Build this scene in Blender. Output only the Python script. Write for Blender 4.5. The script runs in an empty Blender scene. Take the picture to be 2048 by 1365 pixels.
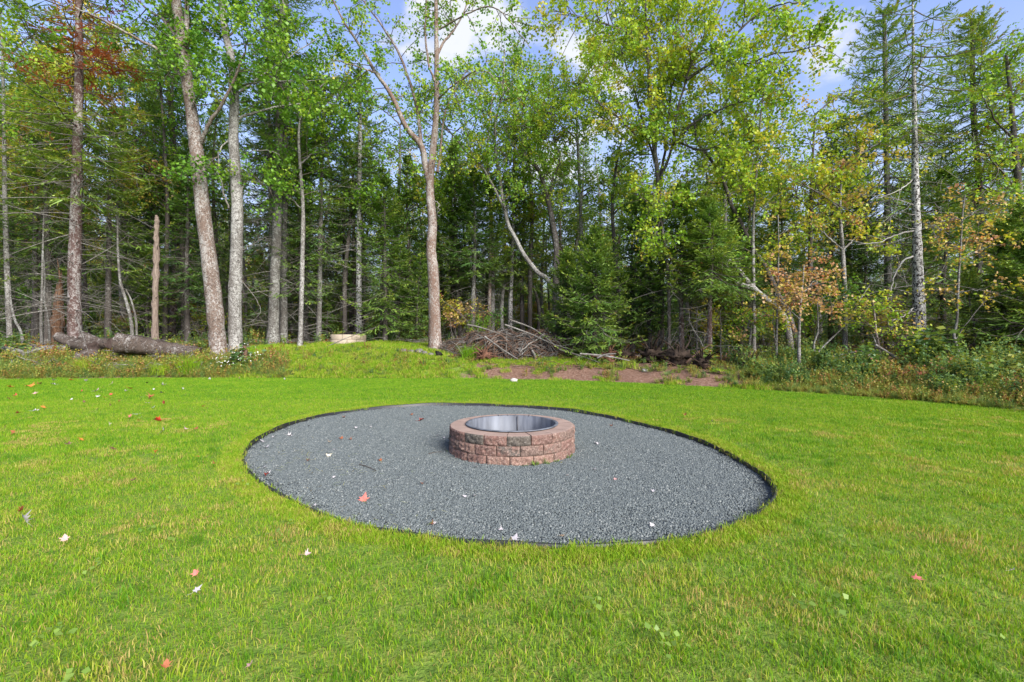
import bpy, math, random
import numpy as np
from mathutils import Vector, Matrix

# ------------------------------------------------------------------ camera, world, sun, exposure
scene = bpy.context.scene
COL = scene.collection
F = 920.0; CX = 1024.0; CY = 682.5; EYE = 1.1          # lens in photo pixels, eye height

cam_data = bpy.data.cameras.new('camera')
cam = bpy.data.objects.new('camera', cam_data)
COL.objects.link(cam)
cam.location = (0, 0, EYE)
cam.rotation_euler = (math.radians(90), 0, 0)
cam_data.sensor_width = 36.0
cam_data.lens = 36.0 * F / 2048.0
cam_data.clip_start = 0.05
cam_data.clip_end = 2000.0
scene.camera = cam

SUN_EL, SUN_AZ = 31.0, 146.0                            # azimuth clockwise from +Y: behind and to the right
SUN_STRENGTH, SKY_STRENGTH, EXPOSURE = 2.5, 0.15, 1.95
world = bpy.data.worlds.new('World')
scene.world = world
world.use_nodes = True
wn, wl = world.node_tree.nodes, world.node_tree.links
wn.clear()
sky = wn.new('ShaderNodeTexSky'); sky.sky_type = 'NISHITA'; sky.sun_disc = False
sky.sun_elevation = math.radians(SUN_EL); sky.sun_rotation = math.radians(SUN_AZ)
sky.altitude = 50; sky.air_density = 1.0; sky.dust_density = 0.4; sky.ozone_density = 2.0
geo_in = wn.new('ShaderNodeTexCoord')
sep = wn.new('ShaderNodeSeparateXYZ'); wl.new(geo_in.outputs['Generated'], sep.inputs[0])
addz = wn.new('ShaderNodeMath'); addz.operation = 'ADD'; addz.inputs[1].default_value = 0.16
wl.new(sep.outputs['Z'], addz.inputs[0])
maxz = wn.new('ShaderNodeMath'); maxz.operation = 'MAXIMUM'; maxz.inputs[1].default_value = 0.05
wl.new(addz.outputs[0], maxz.inputs[0])
dx = wn.new('ShaderNodeMath'); dx.operation = 'DIVIDE'; wl.new(sep.outputs['X'], dx.inputs[0]); wl.new(maxz.outputs[0], dx.inputs[1])
dy = wn.new('ShaderNodeMath'); dy.operation = 'DIVIDE'; wl.new(sep.outputs['Y'], dy.inputs[0]); wl.new(maxz.outputs[0], dy.inputs[1])
comb = wn.new('ShaderNodeCombineXYZ'); wl.new(dx.outputs[0], comb.inputs['X']); wl.new(dy.outputs[0], comb.inputs['Y'])
comb.inputs['Z'].default_value = 6.9
cn = wn.new('ShaderNodeTexNoise'); cn.inputs['Scale'].default_value = 2.3; cn.inputs['Detail'].default_value = 7
cn.inputs['Roughness'].default_value = 0.55; cn.inputs['Distortion'].default_value = 0.25
wl.new(comb.outputs[0], cn.inputs['Vector'])
cr = wn.new('ShaderNodeMapRange'); cr.interpolation_type = 'SMOOTHSTEP'
cr.inputs['From Min'].default_value = 0.535; cr.inputs['From Max'].default_value = 0.66
wl.new(cn.outputs['Fac'], cr.inputs['Value'])
# the low sky is hazy: more veil near the horizon
hz = wn.new('ShaderNodeMapRange'); hz.inputs['From Min'].default_value = 0.0; hz.inputs['From Max'].default_value = 0.55
hz.inputs['To Min'].default_value = 0.97; hz.inputs['To Max'].default_value = 0.12; hz.interpolation_type = 'SMOOTHSTEP'
wl.new(sep.outputs['Z'], hz.inputs['Value'])
tintn = wn.new('ShaderNodeMix'); tintn.data_type = 'RGBA'; tintn.blend_type = 'MULTIPLY'; tintn.inputs[0].default_value = 1.0
wl.new(sky.outputs[0], tintn.inputs[6]); tintn.inputs[7].default_value = (.56, .51, .60, 1)
veil = wn.new('ShaderNodeMix'); veil.data_type = 'RGBA'
wl.new(hz.outputs[0], veil.inputs[0]); wl.new(tintn.outputs[2], veil.inputs[6]); veil.inputs[7].default_value = (1.12, 1.26, 1.56, 1)
cfade = wn.new('ShaderNodeMapRange'); cfade.inputs['From Min'].default_value = .10; cfade.inputs['From Max'].default_value = .28; cfade.interpolation_type = 'SMOOTHSTEP'
wl.new(sep.outputs['Z'], cfade.inputs['Value'])
cmul = wn.new('ShaderNodeMath'); cmul.operation = 'MULTIPLY'; wl.new(cr.outputs[0], cmul.inputs[0]); wl.new(cfade.outputs[0], cmul.inputs[1])
skymix = wn.new('ShaderNodeMix'); skymix.data_type = 'RGBA'
wl.new(cmul.outputs[0], skymix.inputs[0]); wl.new(veil.outputs[2], skymix.inputs[6])
skymix.inputs[7].default_value = (1.62, 1.68, 1.8, 1)
bg = wn.new('ShaderNodeBackground'); bg.inputs['Strength'].default_value = SKY_STRENGTH
wl.new(skymix.outputs[2], bg.inputs['Color'])
wo = wn.new('ShaderNodeOutputWorld'); wl.new(bg.outputs[0], wo.inputs['Surface'])

sd = bpy.data.lights.new('sun', 'SUN'); sun = bpy.data.objects.new('sun', sd); COL.objects.link(sun)
sd.energy = SUN_STRENGTH; sd.angle = math.radians(38); sd.color = (1.0, 0.955, 0.88)
_el, _az = math.radians(SUN_EL), math.radians(SUN_AZ)
_sv = Vector((math.sin(_az) * math.cos(_el), math.cos(_az) * math.cos(_el), math.sin(_el)))
sun.rotation_euler = _sv.to_track_quat('Z', 'Y').to_euler()
sun.location = (10, -10, 20)

scene.view_settings.view_transform = 'Standard'
scene.view_settings.look = 'None'
scene.view_settings.exposure = EXPOSURE
scene.view_settings.gamma = 1.0
scene.view_settings.use_curve_mapping = False
scene.cycles.max_bounces = 8
scene.cycles.transparent_max_bounces = 4

RNG = np.random.default_rng(7)

# ------------------------------------------------------------------ helpers: geometry
class Geo:
    """collects quads (and a float 'tint' per face)"""
    def __init__(s):
        s.v = []; s.f = []; s.t = []; s.m = []; s.n = 0
    def add(s, v, f, tint=0.5, mat=0):
        v = np.asarray(v, float).reshape(-1, 3); f = np.asarray(f, np.int64).reshape(-1, 4)
        s.v.append(v); s.f.append(f + s.n); s.n += len(v)
        t = np.full(len(f), tint, float) if np.isscalar(tint) else np.asarray(tint, float)
        s.t.append(t); s.m.append(np.full(len(f), mat, np.int32))
        return s
    def tris(s): return 2 * sum(len(a) for a in s.f)
    def mesh(s, name, mats, origin=(0, 0, 0), smooth=False):
        v = np.concatenate(s.v) - np.asarray(origin, float); f = np.concatenate(s.f)
        me = bpy.data.meshes.new(name)
        me.vertices.add(len(v)); me.vertices.foreach_set('co', v.astype(np.float32).ravel())
        me.loops.add(len(f) * 4); me.loops.foreach_set('vertex_index', f.astype(np.int32).ravel())
        me.polygons.add(len(f))
        me.polygons.foreach_set('loop_start', np.arange(0, 4 * len(f), 4, dtype=np.int32))
        try: me.polygons.foreach_set('loop_total', np.full(len(f), 4, dtype=np.int32))
        except Exception: pass
        me.polygons.foreach_set('material_index', np.concatenate(s.m))
        if smooth: me.polygons.foreach_set('use_smooth', np.ones(len(f), dtype=bool))
        a = me.attributes.new('tint', 'FLOAT', 'FACE'); a.data.foreach_set('value', np.concatenate(s.t).astype(np.float32))
        for m in (mats if isinstance(mats, (list, tuple)) else [mats]): me.materials.append(m)
        me.update(calc_edges=True)
        return me

def norm(a):
    return a / np.maximum(np.linalg.norm(a, axis=-1, keepdims=True), 1e-9)

def tubes(geo, P, R, S=5, tint=0.5, jitter=0.0, rng=RNG, mat=0):
    """P (B,N,3) polylines, R (B,N) radii"""
    P = np.asarray(P, float); R = np.asarray(R, float)
    if P.ndim == 2: P = P[None]; R = R[None]
    B, N, _ = P.shape
    if B == 0: return geo
    T = np.empty_like(P)
    T[:, 1:-1] = P[:, 2:] - P[:, :-2]; T[:, 0] = P[:, 1] - P[:, 0]; T[:, -1] = P[:, -1] - P[:, -2]
    T = norm(T)
    ov = norm(P[:, -1] - P[:, 0])
    ref = np.where(np.abs(ov[:, 2:3]) > 0.7, np.array([[0, -1.0, 0]]), np.array([[0, 0, 1.0]]))
    ref = np.broadcast_to(ref[:, None, :], P.shape)
    A = norm(np.cross(T, ref)); C = np.cross(A, T)
    th = np.arange(S) * 2 * math.pi / S
    RR = R[:, :, None] * (1 + (jitter * rng.standard_normal((B, N, S)) if jitter else np.zeros((1, 1, S))))
    V = P[:, :, None, :] + RR[..., None] * (A[:, :, None, :] * np.cos(th)[None, None, :, None] + C[:, :, None, :] * np.sin(th)[None, None, :, None])
    b = np.arange(B)[:, None, None] * (N * S); n = np.arange(N - 1)[None, :, None] * S; k = np.arange(S)[None, None, :]
    k2 = (k + 1) % S
    Q = np.stack([b + n + k, b + n + k2, b + n + S + k2, b + n + S + k], -1).reshape(-1, 4)
    if not np.isscalar(tint): tint = np.repeat(np.asarray(tint), (N - 1) * S)
    return geo.add(V.reshape(-1, 3), Q, tint, mat)

def quads_along(geo, A, D, W, L, wid, tint):
    """narrow kite quads: start A, direction D, width dir W"""
    n = len(A); L = np.broadcast_to(L, n)[:, None]; wid = np.broadcast_to(wid, n)[:, None]
    v = np.stack([A, A + D * L * .45 + W * wid * .5, A + D * L, A + D * L * .45 - W * wid * .5], 1)
    f = np.arange(4 * n).reshape(n, 4)
    return geo.add(v.reshape(-1, 3), f, tint)

def box(geo, c, s, rz=0.0, tint=.5, mat=0):
    x, y, z = np.array(s) / 2
    v = np.array([[-x, -y, -z], [x, -y, -z], [x, y, -z], [-x, y, -z], [-x, -y, z], [x, -y, z], [x, y, z], [-x, y, z]])
    cr_, sr = math.cos(rz), math.sin(rz)
    v = v @ np.array([[cr_, sr, 0], [-sr, cr_, 0], [0, 0, 1]]) + np.array(c)
    return geo.add(v, [[0, 3, 2, 1], [4, 5, 6, 7], [0, 1, 5, 4], [1, 2, 6, 5], [2, 3, 7, 6], [3, 0, 4, 7]], tint, mat)

def lump(geo, c, s, rng, n=10, m=7, rough=.18, tint=.5, mat=0, half=False):
    """irregular boulder-like closed surface"""
    th = np.arange(n) * 2 * math.pi / n
    ph = np.linspace(-math.pi / 2 + .12, math.pi / 2 - .12, m)
    T, Pp = np.meshgrid(th, ph)
    k = 1 + rough * rng.standard_normal(T.shape)
    k[0] = k[0].mean(); k[-1] = k[-1].mean()
    V = np.stack([np.cos(T) * np.cos(Pp) * k * s[0], np.sin(T) * np.cos(Pp) * k * s[1], np.sin(Pp) * k * s[2]], -1) + np.array(c)
    i = np.arange(m - 1)[:, None] * n; j = np.arange(n)[None]; j2 = (j + 1) % n
    Q = np.stack([i + j, i + j2, i + n + j2, i + n + j], -1).reshape(-1, 4)
    geo.add(V.reshape(-1, 3), Q, tint, mat)
    top = geo.n - n
    for a in range(0, n - 2, 2):
        geo.f.append(np.array([[top, top + a + 1, top + a + 2, top + (a + 3) % n]])); geo.t.append(np.array([float(tint) if np.isscalar(tint) else .5])); geo.m.append(np.array([mat], np.int32))
    return geo

def link(name, me, parent=None, loc=(0, 0, 0), rz=0.0):
    o = bpy.data.objects.new(name, me); COL.objects.link(o)
    o.location = loc; o.rotation_euler = (0, 0, rz)
    if parent is not None: o.parent = parent
    return o

def tag(o, label=None, cat=None, group=None, kind=None):
    if label: o['label'] = label
    if cat: o['category'] = cat
    if group: o['group'] = group
    if kind: o['kind'] = kind
    return o

def thing(name, label, cat, loc=(0, 0, 0), rz=0.0, group=None):
    return tag(link(name, None, None, loc, rz), label, cat, group)

# ------------------------------------------------------------------ helpers: terrain
edge_px = np.array([-700, -300, 0, 300, 600, 900, 1150, 1300, 1500, 1700, 1850, 2048, 2300, 2600], float)
edge_py = np.array([775, 765, 760, 757, 757, 758, 762, 769, 779, 794, 806, 825, 862, 930], float)
EU = (edge_px - CX) / F; EY = F * EYE / (edge_py - CY)
def lawn_edge(u): return np.interp(u, EU, EY)
TT = np.array([0, 1.0, 2.5, 4.5, 9, 20, 60, 400.])
TU = np.array([-1.2, -.6, -.45, -.2, 0, .3, .6, .9, 1.2])
TZ = np.array([[0, .40, .82, .95, 1.05, 1.2, 1.3, 1.4], [0, .40, .82, .95, 1.05, 1.2, 1.3, 1.4],
               [0, .36, .78, 1.0, 1.08, 1.2, 1.3, 1.4], [0, .32, .72, 1.0, 1.08, 1.2, 1.3, 1.4],
               [0, .30, .45, .62, .9, 1.15, 1.3, 1.4], [0, .30, .42, .6, .85, 1.1, 1.3, 1.4],
               [0, .17, .36, .5, .75, 1.05, 1.3, 1.4], [0, .13, .35, .62, .85, 1.05, 1.3, 1.4],
               [0, .13, .35, .6, .8, 1.0, 1.3, 1.4]])
def vnoise(x, y, s, seed=0):
    return (np.sin(x * s * 1.3 + seed * 1.7 + 1.9 * np.sin(y * s * .7 + seed)) * np.cos(y * s * 1.1 - seed * 2.3 + 1.5 * np.sin(x * s * .9 + 2 * seed)))
def edge_t(x, y):
    x = np.asarray(x, float); y = np.asarray(y, float)
    u = np.clip(x / np.maximum(y, .8), -2.2, 2.2)
    return y - lawn_edge(u) - .05 * vnoise(x, y, 2.2, 3) , u
def height(x, y):
    t, u = edge_t(x, y)
    tc = np.clip(t, 0, 399)
    iu = np.clip(np.interp(u, TU, np.arange(len(TU))), 0, len(TU) - 1.001)
    i0 = iu.astype(int); fr = iu - i0
    cols = np.stack([np.interp(tc, TT, TZ[i]) for i in range(len(TU))], 0)
    flat = cols.reshape(len(TU), -1); k = np.arange(flat.shape[1])
    i0r = i0.ravel(); frr = fr.ravel()
    z = (flat[i0r, k] * (1 - frr) + flat[np.minimum(i0r + 1, len(TU) - 1), k] * frr).reshape(tc.shape)
    bump = np.clip(t, 0, 1) * (.05 * vnoise(x, y, 1.1, 1) + .03 * vnoise(x, y, 2.9, 2))
    lawnb = .008 * vnoise(x, y, .9, 5)
    return z + bump + lawnb * np.clip(1 - np.abs(t), 0, 1) * 0
def gz(x, y): return float(height(np.array([x], float), np.array([y], float))[0])
def PX(px, Y): return (px - CX) / F * Y
def ground(px, Y):
    x = PX(px, Y); return np.array([x, Y, gz(x, Y)])
def W(px, py, Y):
    return np.array([(px - CX) / F * Y, Y, EYE + (CY - py) / F * Y])
def G0(px, py, z=0.0):
    Y = F * (EYE - z) / (py - CY); return np.array([(px - CX) / F * Y, Y, z])

# gravel outline
out_px = [(488, 905), (500, 888), (530, 868), (570, 850), (640, 830), (720, 819), (800, 811), (870, 808), (940, 808), (1020, 811), (1120, 817),
          (1200, 830), (1280, 847), (1360, 868), (1420, 889), (1470, 913), (1510, 938), (1545, 965), (1556, 981), (1550, 1000), (1530, 1018),
          (1490, 1038), (1430, 1060), (1370, 1076), (1290, 1087), (1200, 1092), (1100, 1094), (1000, 1089), (920, 1083), (830, 1070), (760, 1058),
          (700, 1048), (620, 1018), (560, 990), (512, 957), (490, 930)]
OC = np.array([0.0, 4.9])
_o = np.array([G0(*p)[:2] for p in out_px]) - OC
_a = np.arctan2(_o[:, 1], _o[:, 0]); _r = np.hypot(_o[:, 0], _o[:, 1]); _s = np.argsort(_a)
_aa = np.concatenate([_a[_s] - 2 * math.pi, _a[_s], _a[_s] + 2 * math.pi]); _rr = np.tile(_r[_s], 3)
def r_out(a):
    a = np.asarray(a); d = 0.045
    return sum(np.interp(a + k * d, _aa, _rr) for k in (-2, -1, 0, 1, 2)) / 5
def in_gravel(x, y, pad=0.0):
    dx_, dy_ = x - OC[0], y - OC[1]
    return np.hypot(dx_, dy_) < r_out(np.arctan2(dy_, dx_)) + pad

# ------------------------------------------------------------------ helpers: materials
def newmat(name):
    m = bpy.data.materials.new(name); m.use_nodes = True
    nt = m.node_tree; nt.nodes.clear()
    out = nt.nodes.new('ShaderNodeOutputMaterial')
    return m, nt, out
def N(nt, t, **kw):
    n = nt.nodes.new(t)
    for k, v in kw.items():
        if k.startswith('i_'): n.inputs[k[2:].replace('_', ' ')].default_value = v
        else: setattr(n, k, v)
    return n
def ramp(nt, fac, stops):
    r = nt.nodes.new('ShaderNodeValToRGB')
    e = r.color_ramp.elements
    while len(e) < len(stops): e.new(0.5)
    for k, (p, c) in enumerate(stops):
        e[k].position = p; e[k].color = (*c, 1)
    nt.links.new(fac, r.inputs[0]); return r.outputs[0]
def noise(nt, vec, scale, detail=3, rough=.5, dist=0):
    n = N(nt, 'ShaderNodeTexNoise'); n.inputs['Scale'].default_value = scale; n.inputs['Detail'].default_value = detail
    n.inputs['Roughness'].default_value = rough; n.inputs['Distortion'].default_value = dist
    if vec is not None: nt.links.new(vec, n.inputs['Vector'])
    return n.outputs['Fac']
def mth(nt, op, a, b=None, c=None, clamp=False):
    n = N(nt, 'ShaderNodeMath', operation=op); n.use_clamp = clamp
    for k, x in enumerate((a, b, c)):
        if x is None: continue
        if hasattr(x, 'links'): nt.links.new(x, n.inputs[k])
        else: n.inputs[k].default_value = x
    return n.outputs[0]
def mixc(nt, fac, a, b, mode='MIX'):
    n = N(nt, 'ShaderNodeMix', data_type='RGBA', blend_type=mode)
    for k, x in ((0, fac), (6, a), (7, b)):
        if hasattr(x, 'links'): nt.links.new(x, n.inputs[k])
        else: n.inputs[k].default_value = x if k == 0 else (*x, 1)
    return n.outputs[2]
def mrange(nt, v, a, b, c=0., d=1., smooth=True):
    n = N(nt, 'ShaderNodeMapRange'); n.interpolation_type = 'SMOOTHSTEP' if smooth else 'LINEAR'
    nt.links.new(v, n.inputs['Value'])
    for k, x in (('From Min', a), ('From Max', b), ('To Min', c), ('To Max', d)): n.inputs[k].default_value = x
    return n.outputs[0]
def scaled(nt, kind, s):
    tc = N(nt, 'ShaderNodeTexCoord'); mp = N(nt, 'ShaderNodeMapping'); nt.links.new(tc.outputs[kind], mp.inputs['Vector'])
    mp.inputs['Scale'].default_value = s; return mp.outputs[0]
def wpos(nt): return N(nt, 'ShaderNodeNewGeometry').outputs['Position']
def principled(nt, out, col, rough=.8, spec=.3, metal=0., bump=None, bstr=.5, bdist=.01):
    p = N(nt, 'ShaderNodeBsdfPrincipled')
    for k, x in (('Base Color', col), ('Roughness', rough), ('Metallic', metal), ('Specular IOR Level', spec)):
        if hasattr(x, 'links'): nt.links.new(x, p.inputs[k])
        else: p.inputs[k].default_value = (*x, 1) if k == 'Base Color' else x
    if bump is not None:
        b = N(nt, 'ShaderNodeBump'); b.inputs['Strength'].default_value = bstr; b.inputs['Distance'].default_value = bdist
        nt.links.new(bump, b.inputs['Height']); nt.links.new(b.outputs[0], p.inputs['Normal'])
    nt.links.new(p.outputs[0], out.inputs['Surface']); return p

def leaf_material(name, stops, rough=.45, transl=.4, spec=.35, objrand=.0, vary=.12, fine=0.):
    m, nt, out = newmat(name)
    at = N(nt, 'ShaderNodeAttribute', attribute_name='tint')
    g = N(nt, 'ShaderNodeNewGeometry')
    t = mth(nt, 'ADD', at.outputs['Fac'], mth(nt, 'MULTIPLY', mth(nt, 'SUBTRACT', g.outputs['Random Per Island'], .5), vary))
    nz = noise(nt, g.outputs['Position'], .8, 2)
    t = mth(nt, 'ADD', t, mth(nt, 'MULTIPLY', mth(nt, 'SUBTRACT', nz, .5), .22))
    if fine:
        nf = noise(nt, g.outputs['Position'], 6.5, 4, .65); t = mth(nt, 'ADD', t, mth(nt, 'MULTIPLY', mth(nt, 'SUBTRACT', nf, .5), fine))
    if objrand:
        oi = N(nt, 'ShaderNodeObjectInfo')
        t = mth(nt, 'ADD', t, mth(nt, 'MULTIPLY', mth(nt, 'SUBTRACT', oi.outputs['Random'], .5), objrand))
    col = ramp(nt, t, stops)
    p = N(nt, 'ShaderNodeBsdfPrincipled'); nt.links.new(col, p.inputs['Base Color'])
    p.inputs['Roughness'].default_value = rough; p.inputs['Specular IOR Level'].default_value = spec
    tr = N(nt, 'ShaderNodeBsdfTranslucent')
    c2 = mixc(nt, 1.0, col, (1.25, 1.15, .55), 'MULTIPLY'); nt.links.new(c2, tr.inputs['Color'])
    mxs = N(nt, 'ShaderNodeMixShader'); mxs.inputs[0].default_value = transl
    nt.links.new(p.outputs[0], mxs.inputs[1]); nt.links.new(tr.outputs[0], mxs.inputs[2])
    nt.links.new(mxs.outputs[0], out.inputs['Surface'])
    return m

# tint scale of broad leaves: 0 deep green .. .5 yellow-green .. .7 yellow .. .85 orange-pink .. 1 rust red
M_LEAF = leaf_material('broad_leaf', [(0, (0.042, 0.1142, 0.0225)), (.2, (0.084, 0.2083, 0.025)), (.4, (0.182, 0.3494, 0.0325)), (.55, (0.35, 0.4704, 0.04375)), (.68, (0.476, 0.4032, 0.04375)), (.8, (.50, .33, .16)), (.9, (.46, .24, .13)), (1, (0.308, 0.05376, 0.025))])
M_NEEDLE = leaf_material('needle', [(0, (0.04549, 0.1102, 0.03947)), (.3, (0.09623, 0.1944, 0.04605)), (.6, (0.2012, 0.3078, 0.05262)), (.80, (0.3499, 0.4212, 0.06578)), (.90, (0.324, 0.108, 0.0605)), (1, (0.3456, 0.0918, 0.0495))],
                         rough=.5, transl=.22, spec=.3, objrand=.12, vary=.2)
M_GRASS = leaf_material('grass_blade', [(0, (0.06854, 0.188, 0.01544)), (.3, (0.137, 0.2871, 0.01264)), (.55, (0.2193, 0.3564, 0.01544)), (.75, (0.329, 0.396, 0.0351)), (.9, (0.4203, 0.3762, 0.1053)), (1, (0.3839, 0.2871, 0.09828))],
                        rough=.55, transl=.38, spec=.15, objrand=.24, vary=.36, fine=.95)
M_WEED = leaf_material('weed_leaf', [(0, (.05, .11, .04)), (.3, (.10, .185, .06)), (.5, (.18, .27, .05)), (.7, (.30, .30, .05)), (.85, (.36, .22, .07)), (1, (.20, .07, .04))],
                       rough=.5, transl=.35, spec=.3, objrand=.35, vary=.25)

def bark(name, base, base2, lichen, amt=.5, fleck=.0, sz=(9, 9, 3.5), fleckcol=(.03, .025, .022), bstr=.7, fsz=(11, 11, 26)):
    m, nt, out = newmat(name)
    v = scaled(nt, 'Object', sz)
    v2 = scaled(nt, 'Object', (7, 7, 5))
    c = mixc(nt, noise(nt, v, 2.2, 5, .65), base, base2)
    big = noise(nt, scaled(nt, 'Object', (3.2, 3.2, 1.1)), 1.0, 3, .5)
    li = mrange(nt, mth(nt, 'ADD', noise(nt, v2, 2.2, 7, .74, .9), mth(nt, 'MULTIPLY', mth(nt, 'SUBTRACT', big, .5), .45)), .60 - amt * .3, .78 - amt * .3)
    c = mixc(nt, li, c, lichen)
    if fleck:
        vf = scaled(nt, 'Object', fsz)
        fl = mrange(nt, noise(nt, vf, 1.4, 4, .6, .6), .66 - .2 * fleck, .72 - .2 * fleck)
        c = mixc(nt, fl, c, fleckcol)
    c = mixc(nt, mrange(nt, noise(nt, v, 7, 4, .7), .35, .6, .45, 0), c, fleckcol)
    b = noise(nt, v, 5, 6, .7)
    principled(nt, out, c, .85, .2, bump=b, bstr=bstr, bdist=.02)
    return m
M_BARK_MAPLE = bark('maple_bark', (.10, .068, .055), (.19, .135, .105), (.34, .32, .30), .52, .45, (10, 10, 3))
M_BARK_PINK = bark('pinkish_bark', (.13, .08, .06), (.21, .14, .11), (.36, .33, .305), .50, .3, (12, 12, 3))
M_BARK_GREY = bark('grey_bark', (.10, .09, .08), (.19, .175, .16), (.36, .35, .33), .60, .5, (10, 10, 4))
M_BARK_BIRCH = bark('white_bark', (.24, .23, .215), (.37, .36, .34), (.50, .49, .47), .6, .80, (8, 8, 8), (.03, .025, .022), .8, (13, 13, 12))
M_BARK_SPRUCE = bark('spruce_bark', (.06, .035, .03), (.12, .075, .065), (.34, .32, .305), .52, .45, (8, 8, 14), (.05, .025, .022))
M_BARK_FIR = bark('fir_bark', (.08, .072, .062), (.14, .13, .118), (.30, .30, .28), .5, .5, (8, 8, 10))
M_BARK_DARK = bark('dark_bark', (.045, .038, .032), (.10, .085, .075), (.26, .25, .23), .3)
M_BARK_BROWN = bark('rotten_bark', (.09, .045, .028), (.17, .10, .065), (.20, .16, .13), .3)
M_SNAG = bark('stripped_wood', (.17, .115, .09), (.25, .175, .135), (.30, .26, .225), .4, .25, (12, 12, 3), (.10, .06, .045))
M_TWIG = bark('dead_twig', (.11, .095, .08), (.21, .19, .17), (.32, .31, .29), .4)
def split_wood(name, c0, c1, dark):
    m, nt, out = newmat(name)
    v = scaled(nt, 'Object', (26, 26, 2.2)); vk = scaled(nt, 'Object', (7, 7, 4))
    grain = noise(nt, v, 1.3, 5, .7); c = mixc(nt, mrange(nt, grain, .35, .65), c0, c1)
    c = mixc(nt, mrange(nt, noise(nt, v, 1.0, 3, .6, .5), .60, .66), c, dark)
    c = mixc(nt, mrange(nt, noise(nt, vk, 1.6, 4, .7, .6), .60, .68), c, dark)
    principled(nt, out, c, .9, .15, bump=grain, bstr=1.0, bdist=.04); return m
M_SNAG = split_wood('stripped_wood', (.14, .105, .085), (.25, .195, .16), (.045, .032, .026))
M_ROTTEN = split_wood('rotten_wood', (.07, .036, .022), (.20, .115, .07), (.02, .013, .010))
M_TWIG_PALE = bark('pale_dead_branch', (.22, .205, .18), (.34, .32, .29), (.44, .43, .41), .45)
M_TWIG_DARK = bark('live_twig', (.07, .055, .045), (.13, .11, .09), (.24, .22, .20), .3)

# ground
def ground_material():
    m, nt, out = newmat('ground_soil')
    p = wpos(nt)
    at = N(nt, 'ShaderNodeAttribute', attribute_name='dirt'); fo = N(nt, 'ShaderNodeAttribute', attribute_name='forest')
    n1 = noise(nt, p, 1.3, 5, .6); n2 = noise(nt, p, 14, 5, .65); n3 = noise(nt, p, 60, 3, .6)
    turf = ramp(nt, n2, [(.3, (.07, .13, .02)), (.5, (.13, .20, .03)), (.7, (.21, .23, .05))])
    dirt = ramp(nt, n2, [(.3, (.10, .055, .038)), (.5, (.17, .098, .070)), (.7, (.25, .17, .13))])
    litter = ramp(nt, noise(nt, p, 22, 5, .7), [(.3, (.03, .02, .013)), (.48, (.085, .05, .03)), (.6, (.13, .075, .045)), (.75, (.20, .13, .085))])
    moss = mrange(nt, n1, .48, .62)
    litter = mixc(nt, moss, litter, (.04, .07, .018))
    c = mixc(nt, mrange(nt, mth(nt, 'ADD', at.outputs['Fac'], mth(nt, 'MULTIPLY', mth(nt, 'SUBTRACT', n2, .5), .9)), .22, .42), turf, dirt)
    c = mixc(nt, mrange(nt, mth(nt, 'ADD', fo.outputs['Fac'], mth(nt, 'MULTIPLY', mth(nt, 'SUBTRACT', n1, .5), .5)), .35, .65), c, litter)
    principled(nt, out, c, .95, .1, bump=mth(nt, 'ADD', n2, mth(nt, 'MULTIPLY', n3, .4)), bstr=.8, bdist=.04)
    return m
M_GROUND = ground_material()

def gravel_material(name, island):
    m, nt, out = newmat(name)
    p = wpos(nt)
    stops = [(0, (0.0585, 0.0684, 0.06912)), (.35, (0.08892, 0.1037, 0.1048)), (.6, (0.1147, 0.1322, 0.1307)), (.85, (0.158, 0.1744, 0.1685)), (1, (0.2808, 0.2907, 0.27))]
    if island:
        g = N(nt, 'ShaderNodeNewGeometry'); oi = N(nt, 'ShaderNodeObjectInfo')
        f = mth(nt, 'ADD', mth(nt, 'MULTIPLY', g.outputs['Random Per Island'], .85), mth(nt, 'MULTIPLY', noise(nt, p, 90, 2), .2))
        c = ramp(nt, f, stops)
        principled(nt, out, c, .8, .3)
    else:
        vo = N(nt, 'ShaderNodeTexVoronoi'); vo.inputs['Scale'].default_value = 85; nt.links.new(p, vo.inputs['Vector'])
        c = ramp(nt, mth(nt, 'MULTIPLY', vo.outputs['Color'], 1.0), [(0, (.03, .036, .038)), (.5, (.07, .082, .087)), (1, (.14, .155, .158))])
        principled(nt, out, c, .9, .2, bump=vo.outputs['Distance'], bstr=.9, bdist=.01)
    return m
M_GRAVEL = gravel_material('gravel_base', False); M_CHIP = gravel_material('gravel_chip', True)

def simple(name, col, rough=.7, spec=.3, metal=0., var=.25, scale=12, bdist=.005, col2=None):
    m, nt, out = newmat(name); v = scaled(nt, 'Object', (1, 1, 1))
    n = noise(nt, v, scale, 5, .6)
    c2 = col2 or tuple(x * (1 - var) for x in col)
    principled(nt, out, mixc(nt, mrange(nt, n, .35, .65), c2, col), rough, spec, metal, bump=noise(nt, v, scale * 3, 4), bstr=.5, bdist=bdist)
    return m
M_EDGING = simple('black_plastic', (.018, .018, .02), .45, .4)

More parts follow.
